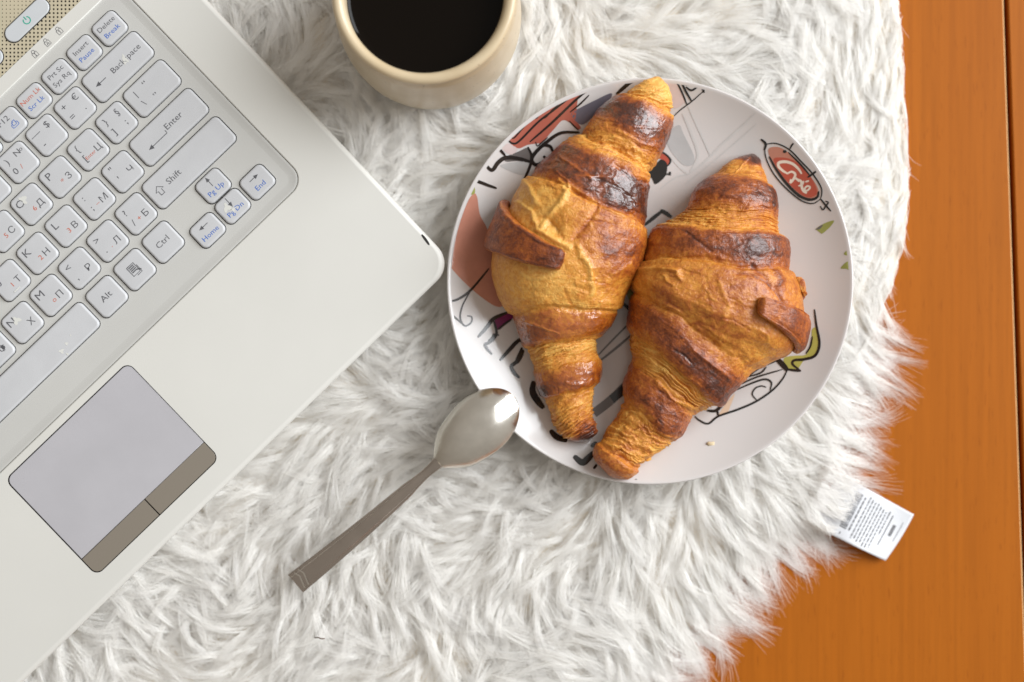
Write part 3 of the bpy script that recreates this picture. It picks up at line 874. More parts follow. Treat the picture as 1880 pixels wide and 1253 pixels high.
def build_croissants():
    # ---- the slim glazed one
    rowsA = [((1192, 140), (1222, 141)), ((1165, 155), (1237, 183)), ((1140, 173), (1232, 220)), ((1110, 197), (1218, 262)), ((1080, 226), (1206, 300)),
             ((1045, 256), (1188, 335)), ((1012, 286), (1183, 375)), ((980, 315), (1185, 410)), ((955, 350), (1184, 440)), ((936, 400), (1178, 465)),
             ((914, 455), (1167, 500)), ((908, 500), (1150, 528)), ((918, 540), (1142, 552)), ((938, 580), (1138, 572)), ((949, 605), (1122, 598)),
             ((958, 632), (1106, 618)), ((968, 660), (1102, 640)), ((978, 685), (1106, 660)), ((990, 720), (1101, 695)), ((1003, 760), (1094, 735)),
             ((1018, 790), (1092, 765)), ((1038, 806), (1098, 788)), ((1062, 815), (1092, 805))]
    #        t     off   bake strip gloss
    ctrlA = [(0, -.4, .30, .3, .2), (.6, 0, .10, .5, .2), (1.5, 0, .14, .8, .2), (1.85, -.6, .22, 1, .1), (1.95, 1.3, .25, 1, .1), (2.25, 2.0, .66, .2, .6), (2.7, 2.3, .86, .1, .9),
             (3.4, 2.0, .80, .2, .8), (3.9, 1.2, .48, .5, .4), (4.4, .3, .32, .8, .2), (4.72, -.8, .25, 1, .1), (4.82, 1.3, .20, 1, .1), (5.1, 2.0, .34, .7, .3), (5.45, 2.6, .84, .2, .8),
             (6.7, 2.2, .84, .2, .8), (7.1, 1.3, .55, .3, .4), (7.3, .6, .32, .5, .2), (7.42, 2.2, .24, .4, .2), (8.5, 3.0, .30, .1, .4), (10.5, 3.0, .32, .1, .45),
             (12.3, 2.2, .25, .2, .3), (12.7, 1.7, .20, .3, .2), (12.85, .0, .22, .4, .3), (13.15, .9, .50, .1, .9), (14, 1.8, .60, .0, 1), (14.8, 1.6, .58, .05, 1), (15.1, 1.0, .36, .5, .4),
             (15.25, -.7, .16, 1, .1), (16, -.2, .20, .9, .1), (16.8, .0, .28, .6, .2), (16.95, .7, .46, .2, .6), (17.5, 1.6, .66, .05, 1), (18.1, 1.3, .60, .1, 1), (18.25, -.6, .26, .7, .2),
             (19.5, -.2, .30, 1, .2), (20.8, 0, .36, 1, .3), (21.4, .2, .6, .4, .8), (22, -.3, .85, .1, 1)]
    spotsA = [(1125, 420, 58, .30), (1145, 475, 48, .24), (960, 360, 45, -.12), (1030, 500, 48, -.20), (960, 520, 60, -.10), (1010, 410, 40, -.16), (1150, 200, 22, .14),
              (1185, 215, 24, .12), (1210, 165, 35, -.10), (1080, 792, 22, .45), (1002, 720, 10, .45), (970, 620, 26, .16), (1130, 360, 30, .15)]
    creasesA = [([(1030, 335), (1046, 350), (1040, 370), (1010, 400), (1000, 425), (1020, 440), (1045, 455)], 4.5, 1.2, -.30),
                ([(962, 328), (985, 352), (995, 378)], 4, .8, -.25), ([(962, 375), (985, 392), (995, 425)], 3.5, .8, -.25),
                ([(1095, 380), (1075, 412), (1055, 440)], 4, -.9, .14), ([(1060, 455), (1075, 490), (1082, 540)], 5, 1.0, -.25),
                ([(1050, 345), (1090, 370), (1140, 395)], 4, .6, -.12), ([(1010, 405), (1025, 425)], 9, -1.6, -.15)]
    cA = Croissant(rowsA, ctrlA, spotsA, creasesA, 100)
    tA = thing('croissant', (*W(1060, 480, .03)[:2], .0165), 'slim croissant with shiny glazed dark bands, nearer the laptop and the cup', 'croissant', 'croissants on the plate')
    cA.build(tA)
    cA.flap(tA, 9.2, 10.3, math.pi * 1.05, math.pi * .51, .78, .46, .0064, .78, 140, lift0=.0026, lift1=.0032)

    # ---- the broad matt one
    rowsB = [((1372, 282), (1392, 283)), ((1337, 297), (1400, 308)), ((1302, 325), (1416, 340)), ((1276, 350), (1424, 372)), ((1258, 382), (1428, 398)),
             ((1232, 398), (1433, 414)), ((1205, 414), (1440, 432)), ((1192, 440), (1447, 455)), ((1181, 470), (1450, 492)), ((1172, 488), (1462, 526)),
             ((1167, 502), (1468, 580)), ((1163, 514), (1452, 640)), ((1160, 526), (1404, 670)), ((1157, 544), (1364, 703)), ((1155, 568), (1338, 726)),
             ((1153, 598), (1322, 748)), ((1154, 632), (1294, 759)), ((1157, 666), (1268, 773)), ((1147, 702), (1249, 800)), ((1136, 746), (1223, 829)),
             ((1108, 794), (1185, 856)), ((1091, 832), (1162, 872)), ((1104, 864), (1134, 884))]
    ctrlB = [(0, -.2, .85, .1, .8), (.75, .1, .75, .1, .7), (1.05, .0, .34, .4, .2), (1.6, -.3, .30, .8, .2), (1.9, -.5, .34, .8, .1), (2.0, 1.0, .36, .5, .2), (2.3, 1.8, .72, .2, .55), (3.2, 1.9, .76, .15, .6),
             (3.8, 1.2, .52, .4, .4), (4.3, .3, .34, .8, .2), (5.4, -.2, .26, 1, .1), (5.9, -.7, .22, 1, .1), (6.02, 1.3, .28, .7, .2), (6.4, 2.2, .70, .2, .5), (7.4, 2.4, .80, .1, .6), (8.0, 1.9, .62, .2, .5),
             (8.3, 1.0, .42, .3, .3), (8.45, 2.4, .40, .3, .2), (9.2, 3.0, .46, .1, .4), (11.3, 3.0, .46, .1, .4), (12.2, 2.2, .36, .2, .3), (12.5, .8, .36, .4, .2), (12.9, 1.6, .50, .2, .3),
             (13.4, 2.4, .74, .1, .45), (14.6, 2.3, .78, .1, .5), (15.1, 1.5, .55, .3, .3), (15.35, -.5, .26, 1, .1), (16.2, -.3, .30, 1, .1), (16.8, .1, .38, .6, .2), (17.1, 1.2, .60, .2, .4),
             (18.0, 1.5, .66, .2, .4), (18.4, .8, .42, .6, .2), (18.6, -.5, .28, 1, .1), (20.0, -.2, .30, 1, .1), (20.35, .0, .36, .5, .2), (20.45, 1.2, .46, .2, .3), (21.4, 1.3, .52, .2, .3), (22, .2, .60, .1, .3)]
    spotsB = [(1386, 288, 16, .25), (1410, 365, 26, .16), (1395, 440, 40, .12), (1250, 470, 50, -.06), (1210, 450, 32, -.20), (1240, 380, 30, -.12), (1280, 620, 55, .12), (1310, 705, 34, .14), (1215, 765, 32, .12), (1400, 640, 30, -.16),
              (1200, 520, 36, -.16), (1185, 620, 34, -.14), (1330, 540, 55, .05), (1340, 660, 40, -.06), (1220, 545, 24, .12), (1295, 300, 25, -.1), (1170, 700, 20, -.1)]
    creasesB = [([(1375, 490), (1400, 515), (1420, 545), (1428, 562)], 4, -.9, .20), ([(1412, 495), (1425, 512), (1418, 522)], 5, .8, .28), ([(1170, 500), (1210, 492), (1250, 500), (1255, 512)], 4.5, 1.0, -.10),
                ([(1270, 640), (1300, 665), (1330, 690)], 4, .7, -.10), ([(1320, 520), (1335, 560), (1325, 590)], 4, .5, -.06), ([(1230, 560), (1280, 590), (1320, 640)], 5, -.7, .08),
                ([(1205, 700), (1235, 735), (1265, 745)], 3.5, .8, -.12), ([(1140, 840), (1165, 860), (1185, 850)], 4, -1.2, .15)]
    cB = Croissant(rowsB, ctrlB, spotsB, creasesB, 300)
    tB = thing('croissant', (*W(1300, 560, .03)[:2], .0165), 'broad bulging croissant with matt dark bands below the red sign', 'croissant', 'croissants on the plate')
    cB.build(tB)
    cB.flap(tB, 10.15, 10.55, math.pi * .40, math.pi * .02, .34, .58, .0050, .72, 340, lift0=.0034, lift1=.0016)
    # a small torn ear on the shoulder
    cB.flap(tB, 8.9, 9.15, math.pi * .10, -math.pi * .05, .35, .30, .0035, .55, 350, name='torn_edge', lift0=.002, lift1=.002)


build_croissants()

# a crumb on the rim
def build_crumb():
    c = on_plate([(1305, 815)], 0)[0]
    v, f = [], []
    bm = bmesh.new(); bmesh.ops.create_icosphere(bm, subdivisions=2, radius=.0011)
    for q in bm.verts:
        k = 1 + .5 * math.sin(q.co.x * 5200 + 1) * math.cos(q.co.y * 4100)
        q.co = Vector((q.co.x * 1.7 * k, q.co.y * .9 * k, q.co.z * .35 * k))
    me = bpy.data.meshes.new('pastry_crumb'); bm.to_mesh(me); bm.free()
    o = link_mesh('pastry_crumb', me, None, mat('crumb', (0.60, 0.48, 0.30), .6, mottle=.2, mscale=900))
    o.location = (c[0], c[1], c[2] + .0003)
    tag(o, 'tiny golden crumb lying on the white plate below the broad croissant', 'crumb')


build_crumb()

# ================================================================== MUG
MUG_ZR = 0.085
MUG_C = np.array(W(778, -16, MUG_ZR)[:2])
MUG_R = 171 * S(MUG_ZR)
MUG_BASE = 0.0105
MUG_PROFILE = [(.0300, MUG_BASE), (.0375, MUG_BASE + .0004), (.0402, MUG_BASE + .003), (.0425, .020), (.0438, .0300), (.0441, .0390), (.0438, .050), (.0431, .062), (.0424, .073), (.0420, .0790), (MUG_R - .0006, .0808), (MUG_R, .0822)]


def lathe(name, prof, c, mt, parent, n=160, cap=None):
    ang = np.linspace(0, 2 * np.pi, n, endpoint=False)
    v = []
    for r, z in prof:
        v += [(c[0] + r * math.cos(a), c[1] + r * math.sin(a), z) for a in ang]
    f = grid_faces(len(prof), n, True)
    if cap in ('both', 'first'): f.append(tuple(range(n))[::-1])
    if cap in ('both', 'last'): f.append(tuple(range((len(prof) - 1) * n, len(prof) * n)))
    return build(name, v, f, mt, parent)


def tube(path, radii, n=20, squash=1.0):
    P = np.asarray(path, float); v = []
    d = np.gradient(P, axis=0); d /= np.linalg.norm(d, axis=1, keepdims=True)
    up = np.array([0, 0, 1.0])
    for p, t, r in zip(P, d, radii):
        s = np.cross(t, up)
        if np.linalg.norm(s) < 1e-3: s = np.array([0, 1.0, 0])
        s /= np.linalg.norm(s); u = np.cross(s, t)
        for k in range(n):
            q = 2 * math.pi * k / n
            v.append(p + s * math.cos(q) * r * squash + u * math.sin(q) * r)
    f = grid_faces(len(P), n, True)
    f.append(tuple(range(n))[::-1]); f.append(tuple(range((len(P) - 1) * n, len(P) * n)))
    return np.array(v), f


def build_mug():
    t = thing('mug', (MUG_C[0], MUG_C[1], MUG_BASE), 'cream speckled stoneware mug full of black coffee beside the laptop', 'mug')
    R = MUG_R
    prof = MUG_PROFILE + [(R - .0002, .0836), (R - .0010, .0846), (R - .0024, .0850), (R - .0040, .0846), (R - .0052, .0834), (R - .0058, .081), (R - .0060, .070), (R - .0055, .050), (R - .0060, .025), (R - .012, .0165), (.006, .016)]
    lathe('cup_body', prof, MUG_C, M['mug'], t, cap='both')
    # handle, pointing to the plan's upper right
    ang = math.radians(21)
    dv = np.array([math.cos(ang), math.sin(ang), 0])
    path = []
    for k in range(33):
        q = math.pi * (k / 32 - .5)
        out = .0395 + .026 * math.cos(q) ** 0.8 if abs(q) < math.pi / 2 else .0395
        path.append(np.array([MUG_C[0], MUG_C[1], .048]) + dv * out + np.array([0, 0, .021 * math.sin(q)]))
    v, f = tube(path, [.0048] * 33, 20, 1.25)
    build('handle', v, f, M['mug'], t)
    # the coffee, with a meniscus climbing the wall
    zc = .0725
    rc = R - .0060
    prof = [(0.0005, zc), (rc * .5, zc), (rc - .004, zc), (rc - .0018, zc + .00015), (rc - .0006, zc + .0006), (rc + .00005, zc + .0013)]
    co = lathe('coffee', prof, MUG_C, M['coffee'], None, cap='first')
    tag(co, 'black coffee filling the cream mug almost to its rim', 'coffee')
    # fine bubbles along the wall


build_mug()

# ================================================================== SPOON
SP_TIP = np.array([943.0, 727.0]); SP_NECK = np.array([800.0, 853.0]); SP_END = np.array([538.0, 1076.0])


def build_spoon():
    t = thing('teaspoon', (*W(700, 940, .024)[:2], .020), 'steel teaspoon lying face down on the fur, bowl resting on the plate rim', 'spoon')
    ax = (SP_TIP - SP_NECK); Lb = np.linalg.norm(ax); ax /= Lb; nr = np.array([-ax[1], ax[0]])
    # bowl: egg-shaped dome
    ns, nb = 70, 49
    V = np.zeros((ns, nb, 3))
    zt = .0312                                  # height of the bowl's edge at the rim of the dish
    for i in range(ns):
        s = i / (ns - 1)
        sa = 0.5 - 0.5 * math.cos(math.pi * s)
        w = 56.5 * max(0, 1 - (2 * sa - 1) ** 2) ** .47 * (1 + .10 * math.sin(2 * math.pi * (sa - .5)) * .6)
        if sa < .30: w *= 0.55 + 0.45 * math.sin(math.pi / 2 * sa / .30) if sa > 0 else 0
        w = max(w, 12.5 * max(0, 1 - sa * 3.2), .35)
        for j in range(nb):
            b = -1 + 2 * j / (nb - 1)
            pl = SP_NECK + ax * Lb * sa + nr * (w * b)
            ll = max(0, 1 - abs(2 * sa - 1) ** 2.4)
            dome = .0080 * ll * (1 - abs(b) ** 2.2)
            edge = .0316 + .0012 * sa
            V[i, j] = W(pl[0], pl[1], edge + dome)
    f = grid_faces_np(ns, nb)
    o = build('bowl', V.reshape(-1, 3), f, M['steel'], t)
    bm = bmesh.new(); bm.from_mesh(o.data)
    if sum(q.normal.z for q in bm.faces) < 0: bmesh.ops.reverse_faces(bm, faces=bm.faces)
    bm.to_mesh(o.data); bm.free()
    so = o.modifiers.new('thickness', 'SOLIDIFY'); so.thickness = .0011; so.offset = -1; so.use_rim = True
    # handle: swept flat bar with chamfered edges, widening to its end
    hx = SP_END - SP_NECK; Lh = np.linalg.norm(hx); hx /= Lh; hn = np.array([-hx[1], hx[0]])
    n = 70
    prof = [(-1, -.0007), (-1, .0001), (-.92, .00040), (-.72, .00046), (-.62, .00095), (-.30, .00110), (.30, .00110), (.62, .00095), (.72, .00046), (.92, .00040), (1, .0001), (1, -.0007)]

    def hz(s):
        return .0318 - .0090 * s ** 0.85 + .0016 * math.sin(math.pi * s)

    def hw(s):
        return 11.0 - 2.0 * math.sin(math.pi * min(1, s / .22)) * (s < .22) + 10.5 * max(0, (s - .10) / .90) ** 0.85

    V = []
    for i in range(n):
        s = i / (n - 1)
        c = SP_NECK + hx * (Lh * s - 6)
        bow = 5.0 * math.sin(math.pi * s)
        c = c + hn * bow * -0.6
        for b, dz in prof:
            q = c + hn * hw(s) * b
            V.append(W(q[0], q[1], hz(s) + dz))
    m = len(prof)
    F = grid_faces(n, m, True)
    F.append(tuple(range(m))); F.append(tuple(range((n - 1) * m, n * m))[::-1])
    ho = build('handle', V, F, M['handle_steel'], t, False)
    bm = bmesh.new(); bm.from_mesh(ho.data); bmesh.ops.recalc_face_normals(bm, faces=bm.faces); bm.to_mesh(ho.data); bm.free()
    for p in ho.data.polygons: p.use_smooth = False
    # two pressed chevron lines at the end of the handle
    for k, s in enumerate((.935, .962)):
        pts = []
        c = SP_NECK + hx * (Lh * s - 6)
        w = hw(s) * .80
        for b in np.linspace(-1, 1, 15):
            q = c + hn * (w * b) - hx * (7 * (1 - abs(b - .35) / 1.35) - 5)
            pts.append(q)
        vv, ff = ribbon(pts, 2.6, False)
        w3 = [W(q[0], q[1], hz(s) + .00126) for q in vv]
        lo = build('pressed_line', w3, ff, M['chrome'], ho)
        bm = bmesh.new(); bm.from_mesh(lo.data)
        for q in bm.faces:
            if q.normal.z < 0: q.normal_flip()
        bm.to_mesh(lo.data); bm.free()


build_spoon()

# ================================================================== LAPTOP
U = np.array([0.7218, -0.6921]); Vv = np.array([0.6921, 0.7218])       # along the key rows / toward the user, in plan
LO = np.array([563.0, 330.7])
LZ = 0.0365
LS = S(LZ)
Z_PALM, Z_DECK = 0.0360, 0.0350
ROT = math.atan2(0.6921, 0.7218)


def LW(p):
    """plan point(s) -> metres at the laptop's working face"""
    p = np.atleast_2d(np.asarray(p, float))
    return np.column_stack([(p[:, 0] - 940) * LS, (626.5 - p[:, 1]) * LS])


def AB(a, b):
    return LO + U * a + Vv * b


def outline(inset=0.0):
    e1 = np.array([.683, .731]); e2 = np.array([-.719, .695])
    corner = np.array([833.6, 485.4])
    back = corner - e1 * 1010; front = corner + e2 * 1290; bl = back + e2 * 1290
    P = [corner, front, bl, back]
    cen = sum(P) / 4
    L = ccw(LW(P))
    return L


LAPTOP_QUAD = outline()


def laptop_loop(inset, r=.0118):
    q = loop_offset(LAPTOP_QUAD, inset)
    return round_poly(q, max(r - inset * .4, .003), 12)


TEXTS = []


def text_obj(name, body, size, mt, parent, loc, align='CENTER', sx=1.12, rot=0.0):
    c = bpy.data.curves.new('lettering', 'FONT'); c.body = body; c.size = size
    c.align_x = align; c.align_y = 'CENTER'; c.resolution_u = 2; c.offset = 0
    o = bpy.data.objects.new('text_source', c); COL.objects.link(o)
    TEXTS.append((o, name, mt, parent, loc, sx, rot))


def finish_texts():
    bpy.context.view_layer.update()
    dg = bpy.context.evaluated_depsgraph_get()
    for o, name, mt, parent, loc, sx, rot in TEXTS:
        me = bpy.data.meshes.new_from_object(o.evaluated_get(dg))
        me.transform(Matrix.Diagonal((sx, 1, 1, 1)))
        if rot: me.transform(Matrix.Rotation(rot, 4, 'Z'))
        me.materials.clear()
        n = link_mesh(name, me, parent, mt, False)
        n.location = loc
    for o, *_ in TEXTS:
        c = o.data; bpy.data.objects.remove(o); bpy.data.curves.remove(c)


def build_laptop():
    base = LW(AB(-300, 0))[0]
    t = thing('laptop', (base[0], base[1], .010), 'white laptop with grey Cyrillic and Latin keys lying open on the fur', 'laptop')
    # ---- shell
    tray = round_poly(loop_offset(ccw(LW([AB(0, 0), AB(0, -662), AB(-1120, -662), AB(-1120, 0)])), 0), .0090, 10)
    padc = np.array([205.5, 861.5]); PW, PH = 314.0, 245.0

    def pad_pt(x, y):
        return padc + U * x + Vv * y
    pad_hole = round_poly(ccw(LW([pad_pt(-PW / 2, -PH / 2), pad_pt(PW / 2, -PH / 2), pad_pt(PW / 2, PH / 2), pad_pt(-PW / 2, PH / 2)])), .0042, 8)
    top_loop = laptop_loop(.0022)
    fill_with_holes(top_loop, [tray, pad_hole], Z_PALM, 'palm_rest', M['shell'], t)
    ls = [z3(laptop_loop(.0150), .0105), z3(laptop_loop(.0120), .0112), z3(laptop_loop(.0045), .0230), z3(laptop_loop(.0016), .0285), z3(laptop_loop(.0003), .0320), z3(laptop_loop(0), .0334),
          z3(laptop_loop(.0002), .0345), z3(laptop_loop(.0007), .0353), z3(laptop_loop(.0013), .0358), z3(laptop_loop(.0022), Z_PALM)]
    v, f = loft(ls, True, False)
    build('side_shell', v, f, M['shell'], t)
    # lip round the keyboard well, then the cove down to the deck
    lip = [z3(tray, Z_PALM), z3(loop_offset(tray, .0003), Z_PALM - .0001), z3(loop_offset(tray, .0006), Z_PALM - .0005), z3(loop_offset(tray, .0007), Z_DECK - .0006)]
    v, f = loft(lip[::-1], False, False)
    build('well_lip', v, f, M['shell'], t)
    c0 = loop_offset(tray, .00085)
    cove = [z3(c0, Z_DECK - .0006), z3(c0, Z_DECK + .00055), z3(loop_offset(tray, .0012), Z_DECK + .0006), z3(loop_offset(tray, .0022), Z_DECK + .00042), z3(loop_offset(tray, .0036), Z_DECK + .00016), z3(loop_offset(tray, .0052), Z_DECK)]
    v, f = loft(cove, False, False)
    build('deck_edge', v, f, M['deck'], t)

    # ---- keys
    KEY = []   # (centre plan, w, h, legends)
    G, B_, R_ = 'ink_grey', 'ink_blue', 'ink_red'
    TLx, TLy, BRx, BRy = -14, 12.5, 14, -10.5

    def letter(lat, cyr, red=None):
        l = []
        if lat: l.append((lat, 20.5, G, TLx, TLy))
        if cyr: l.append((cyr, 17.5, G, BRx + .5, BRy))
        if red: l.append((red, 13.5, R_, 0, -11))
        return l

    def four(tl=None, bl=None, tr=None, br=None, red=None):
        l = []
        for q, x, y, s in ((tl, -14, 13, 18), (bl, -14, -10.5, 18), (tr, 14, 13, 18), (br, 14.5, -11.5, 18)):
            if q: l.append((q, s, G, x, y))
        if red: l.append((red, 13, R_, 0, -11))
        return l
    FN = (55, 49)
    for c, l in (((200.3, 51.8), [('Delete', 13.2, G, 0, 8.5), ('Break', 13.2, B_, 0, -8)]), ((153.7, 96), [('Insert', 13.2, G, 0, 8.5), ('Pause', 13.2, B_, 0, -8)]),
                 ((107.7, 140), [('Prt Sc', 13.2, G, 0, 8.5), ('Sys Rq', 13.2, G, 0, -8)]), ((61.3, 184.3), [('Num Lk', 12.6, R_, 0, 8.5), ('Scr Lk', 12.6, B_, 0, -8)]),
                 ((16.0, 228.0), [('F12', 15.5, G, -4, 10), ('⎙', 14, B_, 8, -9)]), ((-30, 272), [('F11', 15.5, G, -4, 10)]), ((-76, 316), [('F10', 15.5, G, -4, 10)])):
        KEY.append((c, *FN, l))
    N_ = (61, 60)
    num0 = np.array([136.5, 198.0]); st = np.array([-52.15, 50.0])
    for k, l in enumerate((four('+', '=', '€', '.'), four('—', '-', '$'), four(')', '0', None, None, '/') + [('N', 16, G, 11, 13), ('o', 12, G, 20.5, 14)], four('(', '9', '§', None, '9'))):
        KEY.append((num0 + st * k, *N_, l))
    q0 = np.array([212.8, 225.0])
    for k, l in enumerate((four('}', ']', '§', ';'), [('{', 18, G, -14, 13), ('[', 18, G, -15, -9), ('Enter', 9.5, R_, -2.5, -11), ('Ц', 17.5, G, 17, -10)], letter('P', 'З', '*'), letter('O', 'Д', '6'), letter(None, 'С', '5'))):
        KEY.append((q0 + st * k, *N_, l))
    a0 = np.array([224.0, 315.3])
    for k, l in enumerate(([('"', 19, G, -13, 14), ("'", 19, G, -13, -8), ('Ч', 17.5, G, 14.5, -8)], four(':', ';', None, 'М', '–'), letter('L', 'В', '3'), letter('K', 'Н', '2'), letter('J', 'Т', '1'))):
        KEY.append((a0 + st * k, *N_, l))
    z0 = np.array([248.5, 392.7])
    for k, l in enumerate((four('?', '/', None, 'Б', '+'), four('>', '.', None, 'Л', '.'), four('<', ',', None, 'Р'), letter('M', 'П', 'o'), letter('N', 'Х'), letter('B', 'Ф'))):
        KEY.append((z0 + st * k, *N_, l))
    KEY += [((298.5, 444.7), *N_, [('Ctrl', 16, G, 0, 0)]), ((246.3, 495.3), *N_, []), ((194.8, 545.0), *N_, [('Alt', 17, G, 0, 0)])]
    KEY += [((215.2, 122.6), 137, 60, [('Backspace', 15.5, G, 21, 0)]), ((278.0, 162.3), 101, 60, [('|', 17, G, -29, 12), ('\\', 17, G, -28.5, -10.5), ('“', 18, G, -3.5, 14), ('”', 18, G, -3, -16)]),
            ((309.2, 233.5), 155, 60, [('Enter', 16.5, G, 14, 2)]), ((346.1, 298.9), 193, 60, [('Shift', 16.5, G, -38, 0)])]
    SPC = np.array([165.0, 573.6]) - U * 205
    KEY.append((SPC, 410, 60, []))
    for c, l in (((390.6, 341.4), 'Pg Up'), ((472.0, 334.5), 'End'), ((426.3, 378.7), 'Pg Dn'), ((380.3, 423.0), 'Home')):
        KEY.append((np.array(c), 56, 48, [(l, 13.5, B_, 0, -9)]))

    def key_rect(c, w, h, grow=0.0, r=10.5):
        w2, h2 = w / 2 + grow, h / 2 + grow
        pts = [np.array(c) + U * x + Vv * y for x, y in ((-w2, -h2), (w2, -h2), (w2, h2), (-w2, h2))]
        return round_poly(ccw(LW(pts)), (r + grow) * LS, 6)

    # deck with an opening for every key
    inner = loop_offset(tray, .0052)
    front_lim = LW(AB(0, 0))[0]
    deck_outer = round_poly(ccw(LW([AB(-19.8, -19.8), AB(-19.8, -498.5), AB(-1100, -498.5), AB(-1100, -19.8)])), [.0038, 0, 0, .0038], 10)
    # keep corner order: use the cove's inner loop and let strips lie above behind
    holes = [key_rect(c, w, h, 1.7) for c, w, h, _ in KEY]
    fill_with_holes(inner, holes, Z_DECK, 'keyboard_deck', M['deck'], t)
    v, f = loft([z3(loop_offset(tray, .004), Z_DECK - .0042), z3(loop_offset(tray, .004), Z_DECK - .0034)], True, True)
    build('key_bed', v, f, M['dark'], t)
    # opening walls are the cut thickness of the deck
    HW = []; HF = []
    for h in holes:
        o = sum(len(x) for x in HW)
        vv, ff = loft([z3(h, Z_DECK), z3(h, Z_DECK - .0012)], False, False)
        HW.append(vv); HF += [tuple(i + o for i in q) for q in ff]
    ho = build('opening_walls', np.vstack(HW), HF, M['dark'], t, False); ho['kind'] = 'stuff'

    meshes = {}
    KZ = .0014                                      # key height over the deck

    def key_mesh(w, h):
        if (w, h) in meshes: return meshes[(w, h)]
        w2, h2 = w / 2 * LS, h / 2 * LS
        loop = round_poly(np.array([(-w2, -h2), (w2, -h2), (w2, h2), (-w2, h2)]), 10.5 * LS, 6)
        ls = [z3(loop, -.0020), z3(loop, KZ - .0010), z3(loop_offset(loop, .00015), KZ - .0005), z3(loop_offset(loop, .00045), KZ - .00015), z3(loop_offset(loop, .0009), KZ - .00002), z3(loop_offset(loop, .0012), KZ)]
        vv, ff = loft(ls, False, True)
        me = bpy.data.meshes.new('key'); me.from_pydata(vv.tolist(), [], ff); me.update()
        me.materials.append(M['key'])
        me.polygons.foreach_set('use_smooth', [True] * len(me.polygons))
        meshes[(w, h)] = me
        return me

    org = np.array(t.location)
    keys = []
    for c, w, h, leg in KEY:
        o = bpy.data.objects.new('key', key_mesh(w, h)); COL.objects.link(o); o.parent = t
        p = LW(c)[0]
        o.location = (p[0] - org[0], p[1] - org[1], Z_DECK - org[2]); o.rotation_euler = (random.gauss(0, .004), random.gauss(0, .004), ROT)
        keys.append(o)
        for (s, size, mt, x, y) in leg:
            text_obj('legend', s, size * LS, M[mt], o, (x * LS, y * LS, KZ + .00004), rot=random.gauss(0, .008))

    def find(c):
        return min(keys, key=lambda o: np.hypot(o.location.x + org[0] - LW(c)[0][0], o.location.y + org[1] - LW(c)[0][1]))

    def mark(key, name, polys, mt, dz=.00004):
        V, F = [], []
        for vv, ff in polys:
            o = sum(len(x) for x in V); V.append(np.asarray(vv)); F += [tuple(i + o for i in q) for q in ff]
        v2 = np.vstack(V) * LS
        ob = build(name, np.column_stack([v2, np.full(len(v2), KZ + dz)]), F, mt, key, False, True)
        bm = bmesh.new(); bm.from_mesh(ob.data)
        for q in bm.faces:
            if q.normal.z < 0: q.normal_flip()
        bm.to_mesh(ob.data); bm.free()
        return ob

    def line(pts, w): return ribbon(np.array(pts, float), w, False)

    def tri(a, b, c): return (np.array([a, b, c], float), [(0, 1, 2)])
    G_ = M['ink_grey']
    kb = find((215.2, 122.6)); mark(kb, 'arrow', [line([(-46, 0), (-29, 0)], 1.5), tri((-54, 0), (-44, 4.5), (-44, -4.5))], G_)
    ke = find((309.2, 233.5)); mark(ke, 'arrow', [line([(-46, -6), (-10, -6), (-9, -5.6), (-9, 0)], 1.4), tri((-55, -6), (-45, -1.5), (-45, -10.5))], G_)
    ks = find((346.1, 298.9)); mark(ks, 'arrow', [line([(-77, -9), (-77, 0), (-82, 0), (-73, 9), (-64, 0), (-69, 0), (-69, -9), (-77, -9)], 1.5)], G_)
    for c, a in (((390.6, 341.4), 90), ((472.0, 334.5), 0), ((426.3, 378.7), -90), ((380.3, 423.0), 180)):
        q = math.radians(a); R2 = np.array([[math.cos(q), -math.sin(q)], [math.sin(q), math.cos(q)]])
        def tr(pts): return [R2 @ np.array(p) + np.array([0, 9.5]) for p in pts]
        mark(find(c), 'arrow', [line(tr([(-10, 0), (3, 0)]), 1.4), tri(*tr([(11, 0), (2, 4), (2, -4)]))], G_)
    km = find((246.3, 495.3))
    mark(km, 'menu_symbol', [line([(-9, 11), (7, 11), (7, -9), (-9, -9), (-9, 11)], 1.6)] + [line([(-7, y), (5, y)], 2.2) for y in (8, 4.5, 1, -2.5)] + [line([(4, -3), (11, -8)], 2.2), line([(-2, -12), (9, -12), (9, 4)], 1.5)], G_)
    mark(find((16.5, 516.6)), 'homing_bar', [line([(-7, -23), (8, -23)], 2.0)], M['wear'], .0002)

    def blob(cx, cy, rx, ry, sd):
        a = np.linspace(0, 2 * np.pi, 22, endpoint=False); rr = 1 + .35 * np.sin(a * 3 + sd) + .18 * np.sin(a * 5 + 2 * sd)
        vv = np.column_stack([cx + rx * rr * np.cos(a), cy + ry * rr * np.sin(a)])
        return vv, [tuple(range(22))]
    for c, bl in (((56.5, 375.5), [(-4, 15, 5.5, 8, 1)]), ((4.5, 425.7), [(-11, 12, 8, 7, 2)]), ((41.2, 593.5), [(-4, 9, 7, 6, 3)]), ((426.3, 378.7), [(-9, 4, 7, 7, 4), (-3, -6, 4, 3.5, 1)]),
                  ((215.2, 122.6), [(20, 1, 3.6, 8, 5), (15, -5, 2.5, 3, 2)]), (SPC, [(118, -16, 4, 4, 1), (134, -12, 2.5, 3, 2), (122, -27, 2, 2.5, 3), (150, -6, 1.6, 1.5, 4)])):
        mark(find(c), 'worn_patch', [blob(*b) for b in bl], M['wear'], .00007)

    # ---- strip with the lock symbols and the perforated speaker panel behind it
    strip = ccw(LW([AB(-3.2, -500), AB(-3.2, -525.6), AB(-1110, -525.6), AB(-1110, -500)]))
    slab('indicator_strip', strip, Z_DECK + .00105, .0014, .0003, M['shell'], t)

